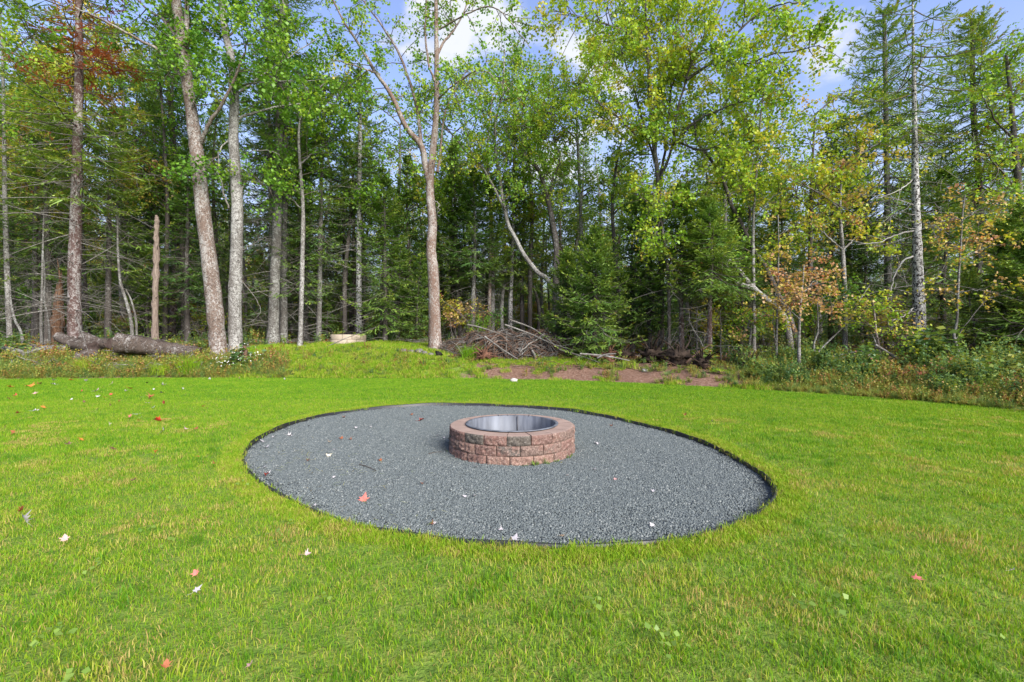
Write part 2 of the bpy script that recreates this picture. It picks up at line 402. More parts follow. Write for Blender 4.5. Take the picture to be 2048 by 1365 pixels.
# ------------------------------------------------------------------ ground sheet (hole where the gravel lies)
def build_ground():
    na = 540
    a = np.arange(na) * 2 * math.pi / na
    rho = np.concatenate([[0, .02, .05], np.arange(.1, 13, .12), 13 * 1.06 ** np.arange(1, 60)])
    rho = np.append(rho, 900.)
    A, Rh = np.meshgrid(a, rho); RR = r_out(A) + Rh
    X = OC[0] + np.cos(A) * RR; Yy = OC[1] + np.sin(A) * RR
    Z = height(X, Yy)
    Z = np.where(Rh < .005, -.06, Z)
    t, u = edge_t(X, Yy)
    g = Geo()
    m = len(rho)
    i = np.arange(m - 1)[:, None] * na; j = np.arange(na)[None]; j2 = (j + 1) % na
    Q = np.stack([i + j, i + j2, i + na + j2, i + na + j], -1).reshape(-1, 4)
    g.add(np.stack([X, Yy, Z], -1).reshape(-1, 3), Q)
    me = g.mesh('ground', M_GROUND, smooth=True)
    d = dirt_mask(X, Yy); fo = forest_mask(X, Yy)
    for nm, arr in (('dirt', d), ('forest', fo)):
        at = me.attributes.new(nm, 'FLOAT', 'POINT'); at.data.foreach_set('value', arr.ravel().astype(np.float32))
    tag(link('ground', me), kind='structure')
def sstep(x, a, b):
    t = np.clip((x - a) / (b - a), 0, 1); return t * t * (3 - 2 * t)
def dirt_mask(x, y):
    t, u = edge_t(x, y)
    mid = sstep(u, -.16, .02) * (1 - sstep(u, .45, .62))
    band = sstep(t, -.05, .15) * (1 - sstep(t, 1.2, 1.8)) * (.75 + .40 * vnoise(x, y, 2.3, 4)) * sstep(u, -.19, 0.0) * (1 - sstep(u, .5, .62))
    right = sstep(u, .17, .27) * (1 - sstep(u, .5, .62)) * sstep(t, -.05, .2) * (1 - sstep(t, 3.3, 4.2)) * .85
    right *= .85 + .30 * vnoise(x, y, 1.9, 6)
    pile = sstep(u, -.12, .0) * (1 - sstep(u, .3, .45)) * sstep(t, 2.6, 3.3) * .9
    left = (1 - sstep(u, -.72, -.62)) * sstep(t, -.02, .1) * (1 - sstep(t, .8, 1.3)) * .55
    return np.clip(np.maximum.reduce([band * 1.05, right * 1.1, pile * .7, left]), 0, 1)
def forest_mask(x, y):
    t, u = edge_t(x, y)
    start = np.interp(u, [-1.3, -.62, -.5, -.15, 0, .3, .6, 1.2], [1.4, 1.6, 3.6, 4.6, 3.6, 3.4, 1.6, 1.2])
    return sstep(t, start - .2, start + .9)
build_ground()

def build_gravel():
    na, m = 180, 26
    a = np.arange(na) * 2 * math.pi / na; k = np.linspace(0.02, 1.0, m)
    A, K = np.meshgrid(a, k); RR = (r_out(A) + .005) * K
    X = OC[0] + np.cos(A) * RR; Yy = OC[1] + np.sin(A) * RR
    Z = -.035 + .004 * vnoise(X, Yy, 2.5, 8) + 0 * X
    g = Geo()
    i = np.arange(m - 1)[:, None] * na; j = np.arange(na)[None]; j2 = (j + 1) % na
    g.add(np.stack([X, Yy, Z], -1).reshape(-1, 3), np.stack([i + j, i + j2, i + na + j2, i + na + j], -1).reshape(-1, 4))
    o = link('gravel_bed', g.mesh('gravel_bed', M_GRAVEL, smooth=True)); tag(o, kind='structure')
    # edging strip: black plastic, standing round the gravel
    n = 360; a = np.arange(n) * 2 * math.pi / n
    r = r_out(a); zt = .012 + .006 * np.sin(a * 7) + .004 * np.sin(a * 23)
    rings = []
    for rad, z in ((r - .012, -.07 + 0 * a), (r - .014, zt - .004), (r - .004, zt + .002), (r + .006, zt - .003), (r + .004, -.07 + 0 * a)):
        rings.append(np.stack([OC[0] + np.cos(a) * rad, OC[1] + np.sin(a) * rad, z], -1))
    V = np.concatenate(rings); g = Geo(); j = np.arange(n); j2 = (j + 1) % n
    Q = np.concatenate([np.stack([q * n + j, q * n + j2, (q + 1) * n + j2, (q + 1) * n + j], -1) for q in range(4)])
    g.add(V, Q)
    o = link('garden_edging', g.mesh('garden_edging', M_EDGING, smooth=True))
    tag(o, 'thin black plastic edging strip curving round the grey gravel bed', 'edging')
build_gravel()

# ------------------------------------------------------------------ scatter with geometry nodes
def proto_collection(name, meshes):
    c = bpy.data.collections.new(name)
    for k, me in enumerate(meshes):
        o = bpy.data.objects.new('%s_%02d' % (name, k), me); c.objects.link(o)
    return c
def scatter(name, coll, pts, rot, scl, idx, **tags):
    n = len(pts)
    me = bpy.data.meshes.new(name)
    me.vertices.add(n); me.vertices.foreach_set('co', np.asarray(pts, np.float32).ravel())
    a = me.attributes.new('rot', 'FLOAT_VECTOR', 'POINT'); a.data.foreach_set('vector', np.asarray(rot, np.float32).ravel())
    a = me.attributes.new('scl', 'FLOAT', 'POINT'); a.data.foreach_set('value', np.asarray(scl, np.float32).ravel())
    a = me.attributes.new('idx', 'INT', 'POINT'); a.data.foreach_set('value', np.asarray(idx, np.int32).ravel())
    o = link(name, me)
    ng = bpy.data.node_groups.new(name + '_nodes', 'GeometryNodeTree')
    ng.interface.new_socket('Geometry', in_out='INPUT', socket_type='NodeSocketGeometry')
    ng.interface.new_socket('Geometry', in_out='OUTPUT', socket_type='NodeSocketGeometry')
    nd, lk = ng.nodes, ng.links
    gi = nd.new('NodeGroupInput'); go = nd.new('NodeGroupOutput')
    iop = nd.new('GeometryNodeInstanceOnPoints'); ci = nd.new('GeometryNodeCollectionInfo')
    ci.inputs['Collection'].default_value = coll
    ci.inputs['Separate Children'].default_value = True; ci.inputs['Reset Children'].default_value = True
    iop.inputs['Pick Instance'].default_value = True
    def attr(nm, dt):
        x = nd.new('GeometryNodeInputNamedAttribute'); x.data_type = dt; x.inputs['Name'].default_value = nm
        return [q for q in x.outputs if q.enabled][0]
    e2r = nd.new('FunctionNodeEulerToRotation')
    lk.new(gi.outputs[0], iop.inputs['Points']); lk.new(ci.outputs[0], iop.inputs['Instance'])
    lk.new(attr('rot', 'FLOAT_VECTOR'), e2r.inputs[0]); lk.new(e2r.outputs[0], iop.inputs['Rotation'])
    lk.new(attr('scl', 'FLOAT'), iop.inputs['Scale']); lk.new(attr('idx', 'INT'), iop.inputs['Instance Index'])
    lk.new(iop.outputs[0], go.inputs[0])
    md = o.modifiers.new('scatter', 'NODES'); md.node_group = ng
    tag(o, **tags)
    return o

def blade_patch(rng, n, size, hmin, hmax, w, seg, straw=.08, lean=.5, base_t=.42, tv=.1):
    g = Geo()
    xy = (rng.random((n, 2)) - .5) * size
    h = hmin + (hmax - hmin) * rng.random(n) ** 1.3
    az = rng.random(n) * 2 * math.pi; ln = lean * rng.random(n) * h
    d = np.stack([np.cos(az), np.sin(az)], 1)
    az2 = rng.random(n) * 2 * math.pi
    wv = np.stack([np.cos(az2), np.sin(az2), 0 * az2], 1) * (w * (.6 + .6 * rng.random(n)))[:, None] * .5
    base = np.column_stack([xy, np.full(n, -.012)])
    st = rng.random(n) < straw
    h = np.where(st, h * .6, h); ln = np.where(st, h * 1.4, ln)
    top = base + np.column_stack([d * ln[:, None], h + .012])
    tint = np.where(st, .9 + .1 * rng.random(n), base_t + tv * rng.standard_normal(n))
    if seg == 2:
        mid = base + np.column_stack([d * (ln * .28)[:, None], h * .6 + .01])
        v = np.stack([base - wv, base + wv, mid + wv * .85, mid - wv * .85, top + wv * .1, top - wv * .1], 1).reshape(-1, 3)
        k = np.arange(n)[:, None] * 6
        g.add(v, np.concatenate([k + [0, 1, 2, 3], k + [3, 2, 4, 5]]), np.concatenate([tint, tint]))
    else:
        v = np.stack([base - wv, base + wv, top + wv * .2, top - wv * .2], 1).reshape(-1, 3)
        g.add(v, np.arange(4 * n).reshape(n, 4), tint)
    return g

def rand_pts(rng, n, ulo, uhi, ylo, yhi):
    """uniform in area over the wedge the camera faces"""
    y = np.sqrt(ylo ** 2 + (yhi ** 2 - ylo ** 2) * rng.random(n)); u = ulo + (uhi - ulo) * rng.random(n)
    return u * y, y

def grid_pts(rng, u, ylo, yhi, dens):
    """evenly jittered points over the wedge the camera faces"""
    d = 1 / math.sqrt(dens); X, Y_ = np.meshgrid(np.arange(-u * yhi, u * yhi, d), np.arange(ylo, yhi, d))
    X = X.ravel() + (rng.random(X.size) - .5) * d * 1.1; Y_ = Y_.ravel() + (rng.random(Y_.size) - .5) * d * 1.1
    ok = (np.abs(X) < u * np.maximum(Y_, .5) + .5) & (Y_ >= ylo) & (Y_ < yhi)
    return X[ok], Y_[ok]
def rotz(rng, n, tilt=.0):
    return np.column_stack([tilt * rng.standard_normal(n), tilt * rng.standard_normal(n), rng.random(n) * 2 * math.pi])

def build_grass():
    rng = np.random.default_rng(11)
    lods = [(0, 1.0, 4.2, [blade_patch(rng, 300, .30, .010, .028, .0031, 2, .26, 1.0, .46, .16) for _ in range(6)], 46),
            (1, 4.2, 8.5, [blade_patch(rng, 240, .34, .013, .034, .0062, 1, .18, .8, .38, .14) for _ in range(5)], 34),
            (2, 8.5, 14.5, [blade_patch(rng, 200, .42, .013, .032, .010, 1, .10, .7, .31, .12) for _ in range(5)], 26)]
    gl = {0: 'bright green mown lawn grass in the near foreground', 1: 'bright green mown lawn grass beside the gravel bed', 2: 'bright green mown lawn grass beyond the gravel bed'}
    for k, y0, y1, protos, dens in lods:
        coll = proto_collection('lawn_patch_%s' % 'abc'[k], [p.mesh('lawn_patch', M_GRASS) for p in protos])
        x, y = grid_pts(rng, 1.4, y0, y1, dens)
        t, u = edge_t(x, y)
        ok = (t < .08) & ~in_gravel(x, y, np.where(y < 5, .165, .14))
        # thinner, yellower near the edging
        x, y = x[ok], y[ok]
        z = height(x, y)
        sc = .88 + .3 * rng.random(len(x)) + .05 * vnoise(x, y, 1.7, 9)
        near = (~in_gravel(x, y, .14)) & in_gravel(x, y, .35); sc = np.where(near, sc * .95, sc)
        scatter('lawn_grass', coll, np.column_stack([x, y, z]), rotz(rng, len(x), .03), sc, rng.integers(0, len(protos), len(x)),
                label=gl[k], cat='grass', kind='stuff')
    # coarse darker tufts, pale thatch and yellowed spots break up the near lawn
    tf = [blade_patch(rng, 70, .12, .02, .044, .0038, 2, .05, 1.0, .18, .10) for _ in range(3)] + [blade_patch(rng, 110, .20, .008, .022, .0034, 2, .8, 1.2, .9, .08) for _ in range(3)] + [blade_patch(rng, 90, .16, .02, .045, .0038, 2, .2, 1.1, .68, .10) for _ in range(2)]
    coll = proto_collection('lawn_tuft', [p.mesh('lawn_tuft', M_GRASS) for p in tf])
    x, y = grid_pts(rng, 1.35, .9, 6.5, 40)
    cl = vnoise(x, y, 2.6, 41) + .6 * vnoise(x, y, 6.7, 42) + .4 * rng.standard_normal(len(x))
    idx = np.where(cl > .75, rng.integers(0, 3, len(x)), np.where(cl < -.75, rng.integers(3, 6, len(x)), rng.integers(6, 8, len(x))))
    ok = ~in_gravel(x, y, .15) & ((np.abs(cl) > .75) | (rng.random(len(x)) < .16)); x, y, idx = x[ok], y[ok], idx[ok]
    scatter('lawn_tufts', coll, np.column_stack([x, y, 0 * x + np.where((idx > 2) & (idx < 6), .022, 0)]), rotz(rng, len(x), .08), .7 + .5 * rng.random(len(x)), idx,
            label='darker coarse tufts and pale thatch scattered through the near lawn', cat='grass', kind='stuff')
    # a narrow fringe of small tufts right at the edging
    fr = [blade_patch(rng, 40, .10, .010, .032, .0034, 2, .34, 1.1, .60, .14) for _ in range(5)]
    coll = proto_collection('lawn_fringe', [p.mesh('lawn_fringe', M_GRASS) for p in fr])
    n = 3000; a = rng.random(n) * 2 * math.pi; r = r_out(a) + np.where(np.sin(a) < -.1, .03, .035) + .15 * rng.random(n)
    x = OC[0] + np.cos(a) * r; y = OC[1] + np.sin(a) * r
    scatter('lawn_fringe_grass', coll, np.column_stack([x, y, 0 * x]), rotz(rng, n, .1), .8 + .5 * rng.random(n), rng.integers(0, 5, n),
            label='longer yellowish grass fringe hanging over the black edging', cat='grass', kind='stuff')
build_grass()

def build_chips():
    rng = np.random.default_rng(12)
    protos = []
    for _ in range(6):
        g = Geo(); n = 300
        for _k in range(n):
            c = np.array([*(rng.random(2) - .5) * .26, .002 + .006 * rng.random()]); s = .0030 + .0027 * rng.random()
            bx = np.array([[-1, -1, -1], [1, -1, -1], [1, 1, -1], [-1, 1, -1], [-1, -1, 1], [1, -1, 1], [1, 1, 1], [-1, 1, 1]], float)
            bx *= np.array([1, .45 + .5 * rng.random(), .35 + .4 * rng.random()]) * s; bx += rng.standard_normal((8, 3)) * s * .18
            e = Matrix.Rotation(rng.random() * 6.3, 3, 'Z') @ Matrix.Rotation(rng.standard_normal() * .5, 3, 'X') @ Matrix.Rotation(rng.standard_normal() * .4, 3, 'Y')
            g.add(bx @ np.array(e).T + c, [[4, 5, 6, 7], [0, 1, 5, 4], [1, 2, 6, 5], [2, 3, 7, 6], [3, 0, 4, 7]])
        protos.append(g.mesh('gravel_chips', M_CHIP))
    coll = proto_collection('gravel_patch', protos)
    X_, Y_ = np.meshgrid(np.arange(-3.2, 3.2, .105), np.arange(2.2, 8.4, .105)); x = X_.ravel() + (rng.random(X_.size) - .5) * .1; y = Y_.ravel() + (rng.random(X_.size) - .5) * .1
    ok = in_gravel(x, y, -.12) & (np.hypot(x, y - PIT[1]) > .52); x, y = x[ok], y[ok]
    scatter('gravel', coll, np.column_stack([x, y, -.035 + .004 * vnoise(x, y, 2.5, 8)]), rotz(rng, len(x), 0), .9 + .3 * rng.random(len(x)), rng.integers(0, 6, len(x)),
            label='loose blue grey crushed gravel chips filling the round bed', cat='gravel', kind='stuff')

# ------------------------------------------------------------------ fire pit
PIT = np.array([0.0, 4.80]); PIT_R, PIT_I, CH = .65, .462, .094
def block_mat(name, c1, c2, c3):
    m, nt, out = newmat(name); v = wpos(nt)
    n1 = noise(nt, v, 7, 3, .5); n2 = noise(nt, v, 45, 5, .7); n3 = noise(nt, v, 160, 3, .6)
    c = mixc(nt, mrange(nt, n1, .40, .60), c1, c2)
    c = mixc(nt, mrange(nt, n2, .48, .62, 0, .85), c, c3)
    c = mixc(nt, mrange(nt, noise(nt, v, 70, 4, .7), .40, .52, .55, 0), c, tuple(x * .35 for x in c1))
    principled(nt, out, c, .92, .15, bump=mth(nt, 'ADD', n2, mth(nt, 'MULTIPLY', n3, .5)), bstr=1.0, bdist=.012)
    return m
MB = {'r': block_mat('red_split_stone', (0.204, 0.116, 0.0944), (0.165, 0.0998, 0.0826), (0.319, 0.22, 0.183)),
      'g': block_mat('grey_split_stone', (0.116, 0.0986, 0.0826), (0.088, 0.0766, 0.0661), (0.209, 0.186, 0.159)),
      'b': block_mat('brown_split_stone', (0.165, 0.114, 0.0944), (0.209, 0.122, 0.0979), (0.297, 0.215, 0.177)),
      'm': block_mat('mixed_split_stone', (0.121, 0.104, 0.0897), (0.22, 0.122, 0.0979), (0.308, 0.215, 0.177)),
      'p': block_mat('pink_split_stone', (0.248, 0.151, 0.12), (0.209, 0.13, 0.104), (0.352, 0.249, 0.201))}
def top_mat():
    m, nt, out = newmat('smooth_stone_top'); v = wpos(nt)
    c = ramp(nt, noise(nt, v, 5, 5, .65), [(.3, (.235, .163, .132)), (.5, (.28, .198, .16)), (.7, (.33, .235, .19))])
    c = mixc(nt, mrange(nt, noise(nt, v, 70, 4, .7), .55, .75, 0, .3), c, (.19, .13, .105))
    principled(nt, out, c, .85, .25, bump=noise(nt, v, 150, 4), bstr=.4, bdist=.004)
    return m
M_TOP = top_mat()
M_STEEL = None
def steel():
    m, nt, out = newmat('sooty_steel'); v = scaled(nt, 'Object', (6, 6, 1.2))
    c = ramp(nt, noise(nt, v, 1.5, 5, .6), [(.3, (.07, .074, .084)), (.5, (.14, .15, .172)), (.7, (.23, .247, .28))])
    principled(nt, out, c, mrange(nt, noise(nt, v, 3, 4), .3, .7, .58, .78), .5, .55, bump=noise(nt, v, 4, 3), bstr=.2, bdist=.01)
    return m
def block_mesh(rng, side, name):
    """one wedge block centred on angle 0; split outer face, small gaps to its neighbours"""
    half = math.pi / 18 - .006
    nu, nv = 16, 9
    u = np.linspace(-1, 1, nu + 1); w = np.linspace(0, 1, nv + 1)
    U, V = np.meshgrid(u, w)
    cham = (1 - np.abs(U) ** 18) * (1 - np.abs(2 * V - 1) ** 14)
    nz = rng.standard_normal(U.shape); nz = (nz * 1.2 + np.roll(nz, 1, 0) + np.roll(nz, 1, 1)) / 1.9; lowf = np.sin(U * rng.uniform(2, 5) + rng.random() * 6) * np.cos(V * rng.uniform(3, 7) + rng.random() * 6)
    RR = PIT_R - .014 + .009 * cham + (.0048 * nz + .004 * lowf) * (.15 + .85 * cham)
    A = U * half; Z = V * (CH - .004)
    g = Geo()
    P = np.stack([RR * np.cos(A), RR * np.sin(A), Z], -1)
    i = np.arange(nv)[:, None] * (nu + 1); j = np.arange(nu)[None]
    Q = np.stack([i + j, i + j + 1, i + nu + 2 + j, i + nu + 1 + j], -1).reshape(-1, 4)
    g.add(P.reshape(-1, 3), Q, .5, 0)
    top_o = P[-1]; bot_o = P[0]
    inn_t = np.stack([np.full(nu + 1, PIT_I) * np.cos(A[0]), PIT_I * np.sin(A[0]), np.full(nu + 1, CH - .004)], -1)
    mid_t = np.stack([(PIT_R - .03) * np.cos(A[0]), (PIT_R - .03) * np.sin(A[0]), np.full(nu + 1, CH - .002)], -1)
    inn_b = inn_t * [1, 1, 0]
    n = nu + 1; j = np.arange(nu)
    strip = lambda a, b, mt: g.add(np.concatenate([a, b]), np.stack([j, j + 1, n + j + 1, n + j], -1), .5, mt)
    strip(top_o, mid_t, 1); strip(mid_t, inn_t, 1); strip(inn_t, inn_b, 1); strip(inn_b, bot_o, 1)
    for s in (0, -1):
        q = np.array([bot_o[s], inn_b[s], inn_t[s], top_o[s]]); g.add(q, [[0, 1, 2, 3]], .5, 1)
    return g.mesh(name, [side, M_TOP])
def build_pit():
    rng = np.random.default_rng(5)
    root = thing('fire_pit', 'round fire pit of red and grey split stone with steel liner, on the gravel', 'fire pit', (PIT[0], PIT[1], -.045))
    lib = {k: [block_mesh(rng, MB[k], 'block') for _ in range(2)] for k in MB}
    # colours by course, counted from the block that faces the camera
    front = {2: {-3: 'r', -2: 'r', -1: 'g', 0: 'r', 1: 'g', 2: 'r', 3: 'b', 4: 'b'},
             1: {-3: 'b', -2: 'p', -1: 'r', 0: 'm', 1: 'b', 2: 'b', 3: 'r', 4: 'p'},
             0: {-3: 'p', -2: 'r', -1: 'r', 0: 'p', 1: 'p', 2: 'p', 3: 'b', 4: 'r'}}
    offs = {2: -14., 1: -3., 0: -12.}
    # course heights; angle 0 of the course faces the camera (-Y), growing to the right
    for c in (0, 1, 2):
        for k in range(18):
            kk = k if k < 9 else k - 18
            key = front[c].get(kk, 'rgbmp'[rng.integers(0, 5)])
            me = lib[key][rng.integers(0, 2)]
            ang = math.radians(offs[c] + 20 * kk) - math.pi / 2
            link('block', me, root, (0, 0, .003 + c * CH + .0), ang + rng.standard_normal() * .002)
    # steel liner
    ms = steel(); n = 72; a = np.arange(n) * 2 * math.pi / n; j = np.arange(n); j2 = (j + 1) % n
    g = Geo()
    prof = [(.482, .292), (.482, .2965), (.455, .2975), (.446, .293), (.440, .02)]
    V = np.concatenate([np.stack([r * np.cos(a), r * np.sin(a), np.full(n, z)], -1) for r, z in prof])
    Q = np.concatenate([np.stack([q * n + j, q * n + j2, (q + 1) * n + j2, (q + 1) * n + j], -1) for q in range(len(prof) - 1)])
    g.add(V, Q); 
    prof = [(.452, .286), (.438, .288), (.437, .02)]
    liner = link('steel_liner', g.mesh('steel_liner', ms, smooth=True), root)
    liner['label'] = 'sooty grey steel ring lining the inside of the pit'
    mdark = simple('weld_seam', (.07, .07, .08), .6, .4, .6)
    for deg in (82, 65, 96, 110):
        g = Geo(); r = math.radians(deg)
        if deg == 82: box(g, (.4375 * math.cos(r), .4375 * math.sin(r), .155), (.004, .012, .27), r)
        else: box(g, (.452 * math.cos(r), .452 * math.sin(r), .300), (.016, .006, .012), r)
        link('weld_seam' if deg == 82 else 'tab', g.mesh('tab', mdark), liner)
    g = Geo(); k = np.linspace(.02, .44, 8); A, K = np.meshgrid(a, k)
    Z = .05 + .02 * vnoise(K * np.cos(A), K * np.sin(A), 14, 3)
    g.add(np.stack([K * np.cos(A), K * np.sin(A), Z], -1).reshape(-1, 3),
          np.concatenate([np.stack([q * n + j, q * n + j2, (q + 1) * n + j2, (q + 1) * n + j], -1) for q in range(7)]))
    link('ash_bed', g.mesh('ash_bed', simple('ash', (.13, .12, .115), .95, .1, var=.6, scale=20), smooth=True), root)
build_pit()
build_chips()

# small weeds sprouting at the foot of the pit
def build_pit_weeds():
    rng = np.random.default_rng(31)
    g = Geo()
    for px, py, n, s in ((1062, 926, 16, 1), (1085, 926, 22, 1.1), (1105, 922, 10, .8), (1122, 916, 10, 1), (1136, 912, 8, .7), (922, 905, 6, .7), (1045, 928, 8, .6)):
        p = G0(px, py, -.03)
        if math.hypot(p[0] - PIT[0], p[1] - PIT[1]) < PIT_R + .01:
            d = (p[:2] - PIT) / np.linalg.norm(p[:2] - PIT); p[:2] = PIT + d * (PIT_R + .012)
        A = p + np.column_stack([rng.standard_normal((n, 2)) * .015, np.zeros(n)])
        D = norm(np.column_stack([rng.standard_normal((n, 2)) * .6, .4 + rng.random(n)]))
        quads_along(g, A, D, norm(np.cross(D, rng.standard_normal((n, 3)))), s * (.03 + .04 * rng.random(n)), .009, .45 + .1 * rng.standard_normal(n))
    tag(link('pit_weed', g.mesh('pit_weed', M_WEED)), 'little green weeds sprouting along the front foot of the fire pit', 'weed', kind='stuff')
build_pit_weeds()
def build_wisps():
    rng = np.random.default_rng(33); g = Geo(); n = 170
    c = np.array([G0(px, py, -.02) for px, py in ((560, 905), (600, 930), (580, 915), (700, 965), (720, 1040), (505, 918), (650, 940))])
    p = c[rng.integers(0, 7, n)] + np.column_stack([rng.standard_normal((n, 2)) * [.35, .22], .004 + .01 * rng.random(n)])
    a = rng.random(n) * 6.28; D = np.column_stack([np.cos(a), np.sin(a), .12 * rng.random(n)])
    quads_along(g, p, norm(D), norm(np.cross(D, [[0, 0, 1.]])), .03 + .07 * rng.random(n), .0035, .75 + .2 * rng.random(n))
    tag(link('grass_clippings', g.mesh('grass_clippings', M_GRASS)), 'dry grass clippings strewn over the left part of the gravel', 'clippings', kind='stuff')
build_wisps()

# ------------------------------------------------------------------ tree builders
def resample(pts, rad, n):
    pts = np.asarray(pts, float); rad = np.asarray(rad, float)
    # catmull-rom through the given points
    if len(pts) > 2:
        P = np.concatenate([[2 * pts[0] - pts[1]], pts, [2 * pts[-1] - pts[-2]]])
        out = []; rr = []
        m = max(2, int(n / (len(pts) - 1)) + 1)
        for i in range(len(pts) - 1):
            for k in range(m):
                t = k / m
                a, b, c, d = P[i], P[i + 1], P[i + 2], P[i + 3]
                out.append(.5 * ((2 * b) + (-a + c) * t + (2 * a - 5 * b + 4 * c - d) * t * t + (-a + 3 * b - 3 * c + d) * t ** 3))
                rr.append(rad[i] + (rad[i + 1] - rad[i]) * t)
        out.append(pts[-1]); rr.append(rad[-1])
        return np.array(out), np.array(rr)
    t = np.linspace(0, 1, n)[:, None]
    return pts[0] * (1 - t) + pts[1] * t, np.linspace(rad[0], rad[1], n)

def trunk_geo(pts, rad, rng, n=30, S=12, flare=.35, rough=.035, wob=.0):
    P, R = resample(pts, rad, n)
    if wob: P = P + np.column_stack([wob * np.sin(np.linspace(0, 9, len(P)) + rng.random() * 6), wob * np.sin(np.linspace(0, 7, len(P)) + rng.random() * 6), 0 * R])
    z = P[:, 2] - P[0, 2]
    R = R * (1 + flare * np.exp(-np.maximum(z, 0) / .22)) * (1 + rough * rng.standard_normal(len(R)))
    P = np.concatenate([P[:1] - [0, 0, .25], P]); R = np.concatenate([R[:1] * 1.1, R])
    g = Geo(); tubes(g, P, R, S, jitter=rough, rng=rng)
    return g, P, R

def sample_line(P, s):
    """P (N,3) -> points and tangents at fractional arc positions s"""
    d = np.linalg.norm(np.diff(P, axis=0), axis=1); c = np.concatenate([[0], np.cumsum(d)]); c /= c[-1]
    pos = np.stack([np.interp(s, c, P[:, k]) for k in range(3)], -1)
    p2 = np.stack([np.interp(np.minimum(s + .02, 1), c, P[:, k]) for k in range(3)], -1)
    p1 = np.stack([np.interp(np.maximum(s - .02, 0), c, P[:, k]) for k in range(3)], -1)
    return pos, norm(p2 - p1)

def batch_children(base, tan, L, rng, spread=.9, up=.2, droop=.15, N_=5, wob=.08):
    """children polylines from base points with parent tangents"""
    n = len(base)
    r = rng.standard_normal((n, 3)); r -= (r * tan).sum(1, keepdims=True) * tan; r = norm(r)
    D = norm(tan * (1 - spread * .6) + r * spread + np.array([0, 0, up]))
    s = np.linspace(0, 1, N_)[None, :, None]
    side = norm(np.cross(D, [[0, 0, 1.0]]))
    w = rng.standard_normal((n, 1, 1)) * wob
    P = base[:, None] + D[:, None] * L[:, None, None] * s + np.array([0, 0, -1.0]) * droop * L[:, None, None] * s ** 2 + side[:, None] * w * L[:, None, None] * np.sin(s * 3.1 * 1.3)
    return P, D

def along(P, k, rng, lo=.2, hi=1.0):
    """k random points on each of the B polylines -> (B*k,3), tangents, s"""
    B, Nn, _ = P.shape
    s = lo + (hi - lo) * rng.random((B, k)); f = s * (Nn - 1); i = np.minimum(f.astype(int), Nn - 2); fr = (f - i)[..., None]
    b = np.arange(B)[:, None]
    a0, a1 = P[b, i], P[b, i + 1]
    return (a0 * (1 - fr) + a1 * fr).reshape(-1, 3), norm(a1 - a0).reshape(-1, 3), s.ravel()

def leaves(geo, pos, rng, size, tint, flat=.6, hang=.5):
    n = len(pos)
    D = norm(rng.standard_normal((n, 3)) * [1, 1, .55] + [0, 0, -hang])
    Nn = norm(rng.standard_normal((n, 3)) * .6 + [0, 0, flat * 1.6])
    Wd = norm(np.cross(Nn, D))
    L = size * (.65 + .6 * rng.random(n))
    Lc = L[:, None]
    # five-point leaf as two quads sharing the midrib, slightly folded
    Nn = np.cross(D, Wd)
    b = pos; t = pos + D * Lc; l1 = pos + D * Lc * .35 + Wd * Lc * .5 + Nn * Lc * .08; r1 = pos + D * Lc * .35 - Wd * Lc * .5 + Nn * Lc * .08
    v = np.stack([b, r1, t, l1], 1)
    geo.add(v.reshape(-1, 3), np.arange(4 * n).reshape(n, 4), tint)
    return geo

def foliage(limbs, rng, n2, L2, n3, L3, nl, size, tint, cvar=.06, lo=.25, up=.25, droop=.15, spread=.9, hang=.5, tint_fn=None):
    """limbs list of (P,R); returns (wood geo, leaf geo)"""
    wood, lf = Geo(), Geo()
    lens = np.array([np.linalg.norm(np.diff(P, axis=0), axis=1).sum() for P, R in limbs]); lens = lens / lens.sum()
    for (P, R), w in zip(limbs, lens):
        k = max(1, int(round(n2 * w)))
        s = lo + (1 - lo) * rng.random(k) ** .8
        pos, tan = sample_line(P, s)
        L = L2 * (.55 + .6 * rng.random(k)) * (1.1 - .45 * s)
        P2, D2 = batch_children(pos, tan, L, rng, spread, up, droop)
        r2 = np.minimum(.02, .011 * L / 1.2 + .004)
        tubes(wood, P2, r2[:, None] * np.linspace(1, .3, 5)[None], 4)
        b3, t3, s3 = along(P2, n3, rng, .2, 1)
        L3_ = L3 * (.5 + .7 * rng.random(len(b3)))
        P3, D3 = batch_children(b3, t3, L3_, rng, .8, .1, droop * 1.6, 3)
        tubes(wood, P3, np.broadcast_to(np.array([.004, .003, .0015]), (len(P3), 3)), 3)
        pl, tl, sl = along(P3, nl, rng, .15, 1.05)
        pl = pl + rng.standard_normal(pl.shape) * size * .5
        ct = np.repeat(rng.standard_normal(len(P3)) * cvar, nl) + np.repeat(np.repeat(rng.standard_normal(len(P2)) * cvar, n3), nl)
        tt = (tint_fn(pl) if tint_fn else tint) + ct
        leaves(lf, pl, rng, size * .80, np.clip(tt, 0, 1), hang=hang)
    return wood, lf

def finish_tree(name, label, cat, base, parts, group=None, children=()):
    """parts: list of (name, Geo, material)"""
    root = thing(name, label, cat, tuple(base), 0, group)
    for nm, g, mt in parts:
        if g is None or not g.v: continue
        o = link(nm, g.mesh(nm, mt, origin=base, smooth=nm in ('trunk', 'limb')), root)
        if nm in ('branches', 'dead_branches', 'crown', 'twigs'): o['kind'] = 'stuff'
    return root

